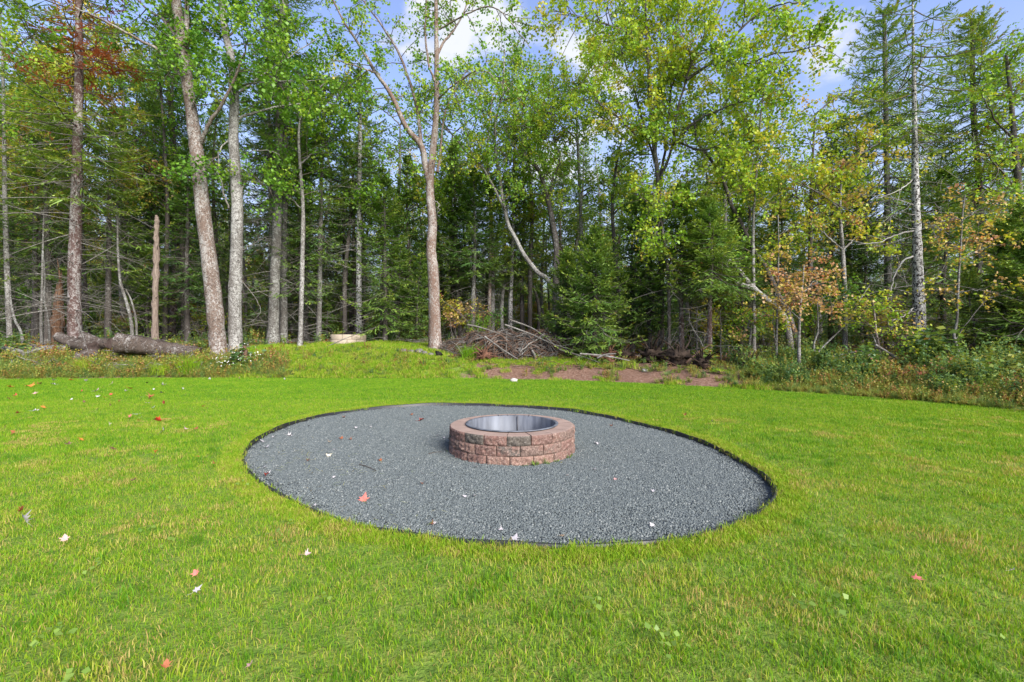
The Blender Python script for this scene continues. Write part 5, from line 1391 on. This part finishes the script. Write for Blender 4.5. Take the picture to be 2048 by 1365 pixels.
def build_plants():
    """plants that stand out from the growth"""
    rng = np.random.default_rng(91)
    specs = [(940, 15.2, 'tuft', .62, 320, .42, 'bright green clump of long grass leaning on the left foot of the brush pile', 'grass_clump', 'grass clump'),
             (975, 15.9, 'tuft', .5, 90, .66, 'yellow-green grass clump growing out of the front of the brush pile', 'grass_clump', 'grass clump'),
             (380, 13.9, 'tuft', .62, 420, .56, 'large yellow-green grass clump at the bank below the leaning maple', 'grass_clump', 'grass clump'),
             (175, 13.8, 'tuft', .50, 320, .54, 'bright grass clump on the bank below the dark round log end', 'grass_clump', 'grass clump'),
             (325, 13.8, 'tuft', .45, 260, .60, 'smaller yellow-green grass clump left of the large one on the bank', 'grass_clump', 'grass clump'),
             (1262, 13.4, 'tuft', .3, 80, .6, 'small grass clump on the dirt berm right of the brush pile', 'grass_clump', 'grass clump'),
             (475, 14.3, 'aster', .75, 11, .40, 'bushy aster with tiny white flowers at the bank right of the leaning maple', 'aster_plant', 'plant'),
             (455, 14.0, 'aster', .5, 7, .42, 'small white-flowered aster low on the bank below the charred post', 'aster_plant', 'plant'),
             (500, 14.2, 'aster', .55, 8, .38, 'white-flowered aster right of the charred post', 'aster_plant', 'plant'),
             (1840, 11.3, 'stem', 1.0, 14, .22, 'tall grey-green leafy weed at the foot of the big white trunk', 'tall_weed', 'plant'),
             (1875, 11.0, 'stem', 1.0, 12, .25, 'tall leafy weed just right of the foot of the big white trunk', 'tall_weed', 'plant'),
             (1730, 11.2, 'stem', .8, 10, .22, 'grey-green weed standing left of the big white trunk', 'tall_weed', 'plant'),
             (1660, 11.4, 'stem', .6, 10, .25, 'pale green weed clump right of the orange sapling', 'tall_weed', 'plant'),
             (1412, 13.3, 'stem', .7, 8, .52, 'bright yellow-green leafy plant behind the charred root stump', 'tall_weed', 'plant'),
             (1990, 9.3, 'stem', .55, 8, .50, 'bright green leafy plant in the weeds near the right edge', 'tall_weed', 'plant'),
             (1945, 9.0, 'stem', .5, 8, .40, 'green leafy plant below the slim orange-yellow sapling', 'tall_weed', 'plant'),
             (1235, 14.6, 'stem', .8, 5, .30, 'light green leafy sapling sprouting between the brush pile and the uprooted stump', 'tall_weed', 'plant'),
             (20, 14.5, 'stem', .9, 8, .45, 'green leafy shrub at the far left bank', 'tall_weed', 'plant')]
    M_WHITE = simple('white_petal', (.75, .75, .70), .6, .2)
    for px, Y, kd, h, n, tint, lab, nm, cat in specs:
        b = ground(px, Y); g = Geo()
        if kd == 'tuft':
            g = blade_patch(rng, n, .46, h * .5, h, .012, 2, .1, 1.3, tint, .07)
            root = thing(nm, lab, cat, tuple(b)); link('blades', g.mesh('blades', M_GRASS), root)
        else:
            g = stem_plant_mesh(rng, h, n, tint, .10 if h > .6 else .08)
            g.v = [v * [1.6, 1.6, 1] for v in g.v]
            root = thing(nm, lab, cat, tuple(b)); link('leaves', g.mesh('leaves', M_WEED), root)
            if kd == 'aster':
                f = Geo(); m = 70; pos = np.column_stack([rng.standard_normal((m, 2)) * .22, h * (.45 + .6 * rng.random(m))]); leaves(f, pos, rng, .035, .5)
                link('flowers', f.mesh('flowers', M_WHITE), root)
build_plants()

# ------------------------------------------------------------------ logs, stump, brush pile, block ring, stones
M_LOG = bark('old_log_bark', (.04, .03, .025), (.12, .09, .072), (.27, .25, .235), .30, .5, (3, 11, 11), (.02, .016, .014), 1.0)
M_LOGCUT = simple('weathered_cut', (.09, .065, .058), .9, .1, var=.6, scale=9)
M_ROOT = simple('dark_root', (.05, .036, .028), .95, .1, var=.6, scale=9, bdist=.05)
M_ROOT_RED = simple('reddish_root', (.15, .075, .05), .95, .1, var=.6, scale=9, bdist=.05)
M_CHAR = simple('charred_wood', (.022, .018, .016), .85, .2, var=.6, scale=14, bdist=.02)
def log(label, p0, p1, r0, r1, seed, mt=None, cut=True, bend=.05):
    rng = np.random.default_rng(seed); p0, p1 = np.array(p0), np.array(p1)
    n = 26; s = np.linspace(0, 1, n)[:, None]; P = p0 * (1 - s) + p1 * s + np.array([0, 0, 1.]) * bend * np.sin(s * 5 + seed)
    R = np.linspace(r0, r1, n) * (1 + .05 * rng.standard_normal(n))
    root = thing('fallen_log', label, 'log', tuple(p0))
    rz = math.atan2((p1 - p0)[1], (p1 - p0)[0])
    g = Geo(); S = 22
    tubes(g, P, R, S)
    V = g.v[0].reshape(n, S, 3); c = P[:, None]
    ridge = 1 + .07 * rng.standard_normal(S)[None] + .06 * rng.standard_normal((n, S)); V = c + (V - c) * ridge[..., None]
    g.v[0] = V.reshape(-1, 3)
    o = link('bark', g.mesh('bark', mt or M_LOG, origin=p0, smooth=True), root)
    for e, idx in ((0, 'cut_face'), (n - 1, 'broken_end')):
        f = Geo(); ring = V[e]; cen = ring.mean(0) + (P[0] - P[1] if e == 0 else P[-1] - P[-2]) * .06
        m = S
        mid = cen * .5 + ring * .5
        vv = np.concatenate([ring, mid, cen[None]]); j = np.arange(S); j2 = (j + 1) % S
        q = np.concatenate([np.stack([j, j2, S + j2, S + j], -1), np.stack([S + j[::2], S + j2[::2], S + (j[::2] + 2) % S, np.full(S // 2, 2 * S)], -1)])
        f.add(vv, q); link(idx, f.mesh(idx, M_LOGCUT, origin=p0), root)
    return root
def build_logs():
    log('big weathered log with dark round sawn end, lying in front of the leaning maple', W(236, 688, 14.5), W(402, 706, 15.0), .31, .17, 1, bend=.02)
    log('smaller dark log behind the sawn end of the big log, leaning on it', W(166, 676, 15.2), W(222, 690, 14.9), .14, .17, 2)
    log('grey peeling log at the foot of the big left spruce', W(118, 674, 15.3), W(185, 700, 14.7), .15, .20, 3)
    log('dark log stub low on the bank, left of the big log', W(150, 712, 14.3), W(196, 712, 14.6), .20, .17, 4)
    log('thin grey log half buried in debris at the far left', W(50, 706, 14.5), W(135, 698, 14.9), .10, .13, 5, M_BARK_FIR)
    log('flat rotten grey log at the far left edge of the bank', W(-10, 702, 14.6), W(60, 708, 14.4), .11, .09, 6, M_BARK_FIR)
    # debris around them
    rng = np.random.default_rng(55); g = Geo(); n = 480
    u = (rng.random(n) * 430 - 10 - CX) / F; y = 13.95 + 1.6 * rng.random(n); x = u * y; z = height(x, y) + .03 + .14 * rng.random(n)
    a = rng.random(n) * 6.28; L = .2 + .5 * rng.random(n); p0 = np.column_stack([x, y, z])
    P = np.stack([p0, p0 + np.column_stack([np.cos(a) * L * .5, np.sin(a) * L * .5, .06 * rng.standard_normal(n)]), p0 + np.column_stack([np.cos(a) * L, np.sin(a) * L, .06 * rng.standard_normal(n)])], 1)
    tubes(g, P, np.broadcast_to(np.array([.014, .013, .006]), (n, 3)), 4)
    tag(link('wood_debris', g.mesh('wood_debris', M_TWIG)), 'grey broken sticks and bark lying among the logs on the left bank', 'debris', kind='stuff')
    g = Geo(); n = 520; u = -.17 + .66 * rng.random(n); t = .9 + 3.2 * rng.random(n); y = lawn_edge(u) + t; x = u * y; ok = (vnoise(x, y, 1.8, 14) > -.2); x, y = x[ok], y[ok]; n = len(x); z = height(x, y) + .02 + .10 * rng.random(n) ** 2
    a = rng.random(n) * 6.28; L = .15 + .6 * rng.random(n) ** 1.5; p0 = np.column_stack([x, y, z])
    P = np.stack([p0, p0 + np.column_stack([np.cos(a) * L * .5, np.sin(a) * L * .5, .05 * rng.standard_normal(n)]), p0 + np.column_stack([np.cos(a + .3) * L, np.sin(a + .3) * L, .08 * rng.standard_normal(n)])], 1)
    tubes(g, P, (.5 + .8 * rng.random(n))[:, None] * np.array([[.010, .009, .004]]), 4)
    tag(link('stick_litter', g.mesh('stick_litter', M_BARK_BROWN)), 'brown sticks and roots strewn over the dirt berm right of the brush pile', 'debris', kind='stuff')
    # charred post
    Y = 14.35; b = ground(490, Y); tg = Geo()
    P, R = resample([b - [0, 0, .1], b + [0, 0, .25], W(488, 692, Y)], [.12, .10, .06], 8); tubes(tg, P, R, 9, jitter=.12)
    finish_tree('charred_post', 'short charred brown post stump standing at the right end of the left bank', 'stump', b, [('trunk', tg, M_BARK_BROWN)])
build_logs()

def build_brush_pile():
    rng = np.random.default_rng(61)
    Y = 16.6; c = ground(1034, Y); c[2] -= .05
    root = thing('brush_pile', 'big heap of grey-brown sticks, branches and roots right of the central maple', 'brush pile', tuple(c))
    g = Geo(); na, m = 40, 12
    a = np.arange(na) * 2 * math.pi / na; k = np.linspace(0, 1, m); A, K = np.meshgrid(a, k)
    RX, RY, HH = 3.1, 1.3, .80
    def top(X_, Y_):
        q = np.clip(1 - (X_ / RX) ** 2 - (Y_ / RY) ** 2, 0, 1)
        return HH * q ** .85 * (1 - .42 * X_ / RX) + (.17 * vnoise(X_, Y_, 2.6, 2) + .08 * vnoise(X_, Y_, 6.1, 5)) * np.sqrt(np.clip(q, 0, 1)) - .03
    X = RX * K * np.cos(A); Yy = RY * K * np.sin(A)
    j = np.arange(na); j2 = (j + 1) % na
    g.add(np.stack([X, Yy, top(X, Yy) - .06], -1).reshape(-1, 3), np.concatenate([np.stack([q * na + j, q * na + j2, (q + 1) * na + j2, (q + 1) * na + j], -1) for q in range(m - 1)]))
    link('debris_core', g.mesh('debris_core', simple('dark_debris', (.085, .055, .042), .95, .1, var=.7, scale=7, bdist=.05), smooth=True), root)
    def sticks(n, L0, L1, r, mat_, nm, stuff, seed):
        rg = np.random.default_rng(seed); out = []
        th = rg.random(n) * 6.28; kk = np.sqrt(rg.random(n)) * 1.0
        x, y = RX * kk * np.cos(th), RY * kk * np.sin(th)
        L = L0 + (L1 - L0) * rg.random(n)
        az = rg.standard_normal(n) * .85 + np.where(rg.random(n) < .5, 0, math.pi) + (x / RX) * .1
        dx_, dy_ = np.cos(az) * L / 2, np.sin(az) * L / 2
        def zz(a_, b_): return top(a_, b_)
        zo = .0 + .30 * rg.random(n) ** 2
        P = np.stack([np.column_stack([x - dx_, y - dy_, zz(x - dx_ * .8, y - dy_ * .8) + zo]), np.column_stack([x - dx_ * .3, y - dy_ * .3 + .02 * rg.standard_normal(n), zz(x - dx_ * .3, y - dy_ * .3) + zo + .02]),
                      np.column_stack([x + dx_ * .3, y + dy_ * .3, zz(x + dx_ * .3, y + dy_ * .3) + zo + .02]), np.column_stack([x + dx_, y + dy_, zz(x + dx_ * .8, y + dy_ * .8) + zo + .16 * rg.standard_normal(n)])], 1)
        return P
    for mt, n, sd in ((M_TWIG, 420, 1), (M_BARK_BROWN, 800, 2), (M_BARK_DARK, 900, 3)):
        P = sticks(n, .3, 1.2, .01, mt, 'stick', True, sd); g = Geo()
        rr = (.006 + .010 * np.random.default_rng(sd).random(n))[:, None] * np.array([[1, .95, .8, .4]]); tubes(g, P, rr, 4)
        o = link('sticks', g.mesh('sticks', mt), root); o['kind'] = 'stuff'
    P = sticks(26, 1.2, 2.4, .02, None, '', False, 9); P[:, :, 2] += .06
    for q in range(26):
        g = Geo(); r0 = .022 + .022 * rng.random(); P1, R1 = resample(P[q], [r0, r0 * .9, r0 * .7, r0 * .4], 9); tubes(g, P1 + rng.standard_normal(P1.shape) * .012, R1, 6, jitter=.06)
        link('branch', g.mesh('branch', [M_TWIG, M_BARK_BROWN, M_BARK_FIR][q % 3]), root)
    for line in ([(970, 674, 15.5), (1000, 696, 15.0), (1036, 719, 14.6)], [(1010, 650, 16.0), (1060, 668, 15.8), (1110, 690, 15.4), (1165, 705, 15.0)], [(1020, 640, 16.4), (1070, 660, 16.0), (1120, 700, 15.2)],
                 [(935, 650, 16), (960, 655, 15.9), (1000, 668, 15.8)], [(1120, 700, 15.2), (1160, 712, 14.8), (1200, 726, 14.2)]):
        pts = np.array([W(a_, b_, y_) for a_, b_, y_ in line]) - c; g = Geo()
        P1, R1 = resample(pts, np.linspace(.035, .015, len(pts)), 10); tubes(g, P1, R1, 6, jitter=.06)
        o = link('long_branch', g.mesh('long_branch', M_TWIG), root)
    # uprooted clump in front
    def root_clump(px, Y, s, label, mt, seed, nm='uprooted_stump'):
        rg = np.random.default_rng(seed); b = ground(px, Y); r_ = thing(nm, label, 'stump', tuple(b))
        g = Geo(); lump(g, (0, 0, s * .38), (s * .55, s * .38, s * .45), rg, 16, 11, .30); link('root_ball', g.mesh('root_ball', mt), r_)
        for k in range(16):
            a_ = rg.random() * 6.28; e = rg.random() * 1.5 - .3; L = s * (.6 + 1.0 * rg.random()); d = np.array([math.cos(a_) * math.cos(e), math.sin(a_) * math.cos(e), math.sin(e)])
            p = np.array([0, 0, s * .45]) + d * s * .3
            P1 = np.array([p, p + d * L * .5 + rg.standard_normal(3) * .05, p + d * L + rg.standard_normal(3) * .10 * s - [0, 0, .1 * s]])
            g = Geo(); P2, R2 = resample(P1, [.05 * s + .012, .03 * s + .008, .006], 8); tubes(g, P2, R2, 5, jitter=.1); link('root', g.mesh('root', mt), r_)
        return r_
    root_clump(968, 15.0, .42, 'reddish uprooted root clump at the front foot of the brush pile', M_ROOT_RED, 1)
    root_clump(1216, 14.5, .42, 'reddish-brown uprooted stump behind the dirt berm, right of the brush pile', M_ROOT_RED, 2)
    root_clump(1245, 14.8, .50, 'dark tangled root mass just right of the reddish uprooted stump', M_ROOT, 3)
    root_clump(1302, 14.2, .55, 'dark root mass under the bright multi-stem maple', M_ROOT, 4)
    root_clump(1360, 13.4, .55, 'black uprooted stump with a slanted broken root, below the layered fir', M_ROOT, 5)
    root_clump(1405, 12.7, .36, 'charred root stump standing on the berm below the small fir', M_ROOT, 6)
    root_clump(1500, 12.6, .26, 'small dark stump half hidden by weeds left of the orange sapling', M_ROOT, 7)
    # sticks lying on the berm
    for px0, py0, px1, py1, Y, lab in ((1160, 708, 1260, 722, 14.0, 'grey broken board-like branch lying on the dirt right of the brush pile'), (1195, 716, 1232, 708, 13.8, 'short pale chunk of wood on the dirt berm'),
                                   (1372, 726, 1420, 690, 13.2, 'slanted reddish broken branch sticking up from the black stump'), (1750, 690, 1830, 745, 11.6, 'dark fallen branch lying in the weeds left of the big white trunk'),
                                   (640, 700, 752, 655, 17.0, 'thin pale dead branch leaning toward the central maple from the left')):
        p0, p1 = W(px0, py0, Y), W(px1, py1, Y - .3); g = Geo(); P1, R1 = resample([p0, (p0 + p1) / 2 + [0, 0, .04], p1], [.035, .03, .018], 10)
        P1[:, 2] = np.maximum(P1[:, 2], height(P1[:, 0], P1[:, 1]) + .01)
        tubes(g, P1 - p0, R1 * (.45 if px0 == 640 else 1), 6, jitter=.1); o = link('fallen_branch', g.mesh('fallen_branch', M_TWIG if px0 != 1372 else M_BARK_BROWN), None, tuple(p0)); tag(o, lab, 'branch')
build_brush_pile()

def build_block_ring():
    m = simple('pale_concrete', (.36, .295, .225), .9, .15, var=.18, scale=5, bdist=.01)
    Y = 18.2; b = ground(697, Y); b[2] = EYE - .075
    root = thing('block_ring', 'low round ring of pale beige concrete blocks on top of the grassy mound', 'planter ring', tuple(b))
    nb = 12; R0, R1, h = .67, .45, .19
    for c in range(2):
        for k in range(nb):
            g = Geo(); half = math.pi / nb - .012; a = np.linspace(-half, half, 5); r0 = R0 + (.004 if c else 0)
            ring = lambda r, z: np.stack([r * np.cos(a), r * np.sin(a), np.full(5, z)], -1)
            z0, z1 = c * h - .05, (c + 1) * h - .055
            rings = [ring(r0, z0), ring(r0, z1 - .012), ring(r0 - .012, z1), ring(R1, z1), ring(R1, z0)]
            V = np.concatenate(rings); j = np.arange(4); g.add(V, np.concatenate([np.stack([q * 5 + j, q * 5 + j + 1, (q + 1) * 5 + j + 1, (q + 1) * 5 + j], -1) for q in range(4)]))
            for e in (0, 4): g.add(V[[e, 5 + e, 15 + e, 20 + e]], [[0, 1, 2, 3]])
            link('block', g.mesh('block', m), root, (0, 0, 0), (k + .5 * c) * 2 * math.pi / nb)
    rng = np.random.default_rng(3); g = Geo()
    for k in range(7):
        x0 = (rng.random() - .5) * .7
        P1 = np.array([[x0 - .3, rng.normal() * .15, .20 + .03 * k], [x0, 0, .26 + .03 * k], [x0 + .3, rng.normal() * .15, .22 + .03 * k]]); tubes(g, P1, np.array([.03, .035, .02]), 6, jitter=.1)
    o = link('charred_wood', g.mesh('charred_wood', M_CHAR), None, tuple(b)); tag(o, 'blackened wood scraps lying inside the pale block ring', 'firewood')
    # stones
    ms = simple('pale_stone', (.48, .44, .41), .9, .2, var=.3); mg = simple('grey_stone', (.17, .155, .14), .95, .15, var=.45, scale=6, bdist=.02)
    rng = np.random.default_rng(8)
    for px, Y, s, mt, lab in ((1028, 12.45, .10, ms, 'small pale stone at the lawn edge below the dirt patch'), (808, 15.7, .16, mg, 'leftmost grey dirt-covered rock in the row on the mound left of the central maple'),
                              (822, 15.6, .13, mg, 'second grey rock from left in the row on the mound'), (838, 15.6, .16, mg, 'reddish-grey rock in the middle of the row on the mound'), (848, 15.5, .13, mg, 'rock right of the middle one in the row on the mound'),
                              (862, 15.3, .10, mg, 'small rock left of the black lump on the mound'), (240, 13.95, .16, mg, 'dark rock in the grass below the big log'), (1290, 12.9, .09, ms, 'pinkish stone lying on the dirt berm')):
        b = ground(px, Y); g = Geo(); lump(g, (0, 0, s * .35), (s, s * .8, s * .6), rng, 10, 7, .13); tag(link('rock', g.mesh('rock', mt), None, tuple(b)), lab, 'rock')
    b = ground(877, 15.2); g = Geo(); lump(g, (0, 0, .10), (.13, .10, .11), rng, 10, 7, .2); tag(link('charred_lump', g.mesh('charred_lump', M_CHAR), None, tuple(b)), 'black charred lump on the mound in front of the central maple', 'charred wood')
build_block_ring()

# ------------------------------------------------------------------ fallen leaves and twigs on lawn and gravel
def leaf_mat(name, col, rough=.6):
    m, nt, out = newmat(name); v = scaled(nt, 'Object', (1, 1, 1))
    c = mixc(nt, mrange(nt, noise(nt, v, 30, 3), .4, .65), col, tuple(x * .75 for x in col)); principled(nt, out, c, rough, .3); return m
LC = {'white': (.50, .46, .46), 'pinkish white': (.50, .34, .32), 'cream': (.70, .62, .45), 'salmon red': (.52, .15, .12), 'bright red': (.55, .06, .03), 'red': (.38, .055, .035), 'dark red': (.18, .02, .015),
      'rust': (.28, .09, .035), 'orange': (.55, .20, .04), 'brown': (.13, .06, .035), 'tan': (.40, .28, .17), 'dark': (.03, .025, .02), 'pink': (.50, .28, .26)}
LM = {k: leaf_mat('leaf_' + k.replace(' ', '_'), v) for k, v in LC.items()}
def maple_leaf_mesh(rng, mat_, curl):
    ang = np.radians([-90, -62, -40, -20, 0, 22, 40, 62, 90, 118, 140, 158, 180, 200, 220, 242]); r = np.array([.28, .42, .30, .75, .42, .95, .5, .62, 1.0, .62, .5, .95, .42, .75, .30, .42])
    r = r * (1 + .06 * rng.standard_normal(16))
    x, y = r * np.cos(ang), r * np.sin(ang); ax = rng.random() * 3.14
    d = x * math.cos(ax) + y * math.sin(ax); z = curl * d * d + .08 * rng.standard_normal(16)
    V = np.column_stack([x, y, z]); V = np.concatenate([V, [[0, 0, .02]]]) * .5
    q = [[16, k, k + 1, (k + 2) % 16] for k in range(0, 16, 2)]
    g = Geo().add(V, q)
    tubes(g, np.array([[0, -.13, 0], [.03, -.35, .04], [.0, -.6, .08]]), np.array([.012, .01, .01]), 3)
    me = g.mesh('fallen_leaf', mat_); return me
def build_leaves():
    rng = np.random.default_rng(17)
    lawn = """20 774 orange 11|61 771 orange 20|78 768 rust 10|108 760 white 8|108 769 white 10|142 760 orange 10|173 761 white 8|30 791 red 9|71 787 pink 9|18 798 rust 9|69 822 white 12|86 814 orange 11|36 826 rust 9|27 865 rust 11|144 798 white 6|167 803 brown 6|163 782 red 6|192 782 pinkish_white 11|196 793 white 9|221 789 red 7|223 768 pinkish_white 8|210 795 orange 8|195 819 tan 7|239 803 rust 6|221 810 brown 6|258 777 orange 11|252 782 white 7|294 766 dark 6|327 770 white 10|308 779 white 5|301 795 rust 14|295 806 white 9|282 795 white 6|327 805 dark_red 9|324 786 dark 8|307 815 white 7|366 778 white 7|419 758 white 6|272 829 white 11|259 833 salmon_red 11|279 841 orange 8|283 835 white 6|318 840 bright_red 19|218 848 cream 9|326 863 white 14|369 857 pinkish_white 10|394 857 rust 11|408 812 orange 9|160 878 orange 12|136 888 pink 13|226 898 brown 12|312 904 orange 10|395 913 orange 8|268 960 brown 13|429 927 rust 9|49 1040 white 31|41 1022 rust 16|129 1079 pink 18|613 1108 pinkish_white 17|392 1147 salmon_red 17|392 1181 white 22|331 1333 rust 20|501 1328 pink 18|1830 1155 salmon_red 27|2023 1141 cream 14|1370 830 rust 9|1034 765 white 4|570 758 white 5|479 757 tan 5|1425 842 tan 5|610 700 white 5|163 733 white 8|172 738 white 8"""
    grav = """809 817 white 8|845 823 tan 6|636 847 white 5|617 852 dark 5|712 856 white 8|742 854 white 5|841 841 red 14|823 830 rust 8|688 835 rust 8|811 860 white 6|578 871 white 14|547 874 white 8|526 883 white 12|531 895 white 15|682 877 rust 10|700 879 rust 9|659 884 tan 9|657 912 cream 14|668 899 white 6|616 921 brown 11|760 921 rust 10|529 934 white 8|533 950 red 14|537 946 white 9|668 955 white 8|525 972 red 8|628 1011 white 9|727 1000 salmon_red 24|845 967 rust 11|844 947 white 6|951 935 white 12|931 993 white 11|949 992 white 10|870 1046 white 8|864 1048 brown 11|1003 1060 white 12|875 872 white 6|887 876 white 6|1224 851 rust 10|1194 888 white 13|1187 939 white 10|1135 951 white 7|1231 959 pink 9|1306 983 white 12|1305 1051 white 12|1029 1078 white 22|1126 1071 tan 13|1126 968 white 5|1250 815 tan 5"""
    items = []
    for surf, txt in (('lawn', lawn), ('gravel', grav)):
        for it in txt.split('|'):
            a = it.split(); items.append([float(a[0]), float(a[1]), a[2].replace('_', ' '), float(a[3]), surf])
    def region(px, py, surf):
        if surf == 'gravel':
            if px < 560: return 'on the gravel near its left rim'
            if px < 720: return 'on the left part of the gravel' if py < 940 else 'on the near left part of the gravel'
            if px < 900: return 'on gravel back-left of the fire pit' if py < 870 else ('on the gravel just left of the fire pit' if py < 925 else 'on gravel front-left of the fire pit')
            if px < 1150: return 'on the gravel in front of the fire pit'
            return 'on the right part of the gravel'
        if py < 752: return 'on the growth behind the lawn edge'
        if px > 450: return 'on the lawn ' + ('in the near foreground left of centre' if py > 1090 and px < 1000 else ('at the right' if px > 1300 else 'at its far edge'))
        if py > 1000: return 'on the near left lawn'
        row = 'far' if py < 790 else ('middle' if py < 850 else 'nearer'); col = 'far left' if px < 100 else ('left' if px < 250 else 'centre-left')
        return 'on the %s %s lawn' % ({'far': 'back', 'middle': 'middle', 'nearer': 'nearer'}[row], col)
    gr = {}
    for it in items: it.append(region(it[0], it[1], it[4])); gr.setdefault((it[2], it[5]), []).append(it)
    names = ['leftmost', 'second from left', 'third from left', 'fourth from left', 'fifth from left', 'sixth from left', 'seventh from left', 'eighth from left']
    libm = {}
    for (col, reg), L in gr.items():
        L.sort(key=lambda i: i[0])
        for k, (px, py, c, w, surf, _r) in enumerate(L):
            size = 'tiny' if w < 7 else ('small' if w < 12 else ('mid-sized' if w < 18 else 'large'))
            lab = '%s %s leaf %s' % (size, c, reg) if len(L) == 1 else '%s %s leaf from left %s, %s' % (['first', 'second', 'third', 'fourth', 'fifth', 'sixth', 'seventh', 'eighth'][k], c, reg, size)
            if surf == 'lawn' and py > 752: z = .05
            elif surf == 'gravel': z = -.018
            else: z = None
            if z is None:
                Y = 13.9 if px < 400 else 16.5; p = ground(px, Y); p[2] += .12
            else: p = G0(px, py, z)
            sz = w / F * p[1] * 1.2
            key = (c, rng.integers(0, 3))
            if key not in libm: libm[key] = maple_leaf_mesh(rng, LM[c], .9 * rng.random() + (.5 if key[1] else .0))
            o = link('fallen_leaf', libm[key], None, tuple(p)); o.scale = (sz, sz, sz)
            tl = .22 if surf == 'gravel' else .5
            o.rotation_euler = (tl * rng.standard_normal() + (.35 if surf == 'lawn' else .2), tl * rng.standard_normal(), rng.random() * 6.28)
            tag(o, lab, 'leaf', 'fallen leaves')
    for pts, r, lab in (([(718, 929), (733, 933), (752, 941)], .006, 'dark thin twig lying on the gravel left of the fire pit'), ([(857, 908), (870, 905), (884, 904)], .007, 'short forked dark twig on the gravel beside the left foot of the fire pit')):
        P = np.array([G0(a, b, -.022) for a, b in pts]); g = Geo(); tubes(g, P - P[0], np.array([r, r * .8, r * .5]), 5)
        o = link('twig', g.mesh('twig', M_BARK_DARK if r > .004 else LM['tan']), None, tuple(P[0])); tag(o, lab, 'twig')
    # clover and plantain in the lawn
    g = Geo(); spots = [(190, 825), (820 / 3.792, 740 + 820 / 3.792), (475, 740 + 870 / 3.792), (320, 996), (330, 1080), (300, 1050), (545, 1068), (555, 1085), (95, 1265), (55, 1300), (110, 1262), (165, 1345), (185, 1350), (200, 1125),
                                              (620, 1205), (1700, 1078), (1590, 1205), (1325, 1275), (1345, 1290), (1185, 1207), (1525, 1360), (2010, 1290), (1640, 1195), (570, 1045)]
    for px, py in spots:
        p = G0(px, py, .045); n = 7; pos = p + np.column_stack([rng.standard_normal((n, 2)) * .035, .006 * rng.standard_normal(n)])
        leaves(g, pos, rng, .024, .6 + .15 * rng.standard_normal(n), flat=2, hang=0)
    tag(link('clover', g.mesh('clover', leaf_material('clover_leaf', [(0, (.08, .17, .03)), (.5, (.19, .30, .05)), (1, (.28, .38, .08))]))), 'pale green clover and plantain leaves dotted in the lawn', 'clover', kind='stuff')
build_leaves()
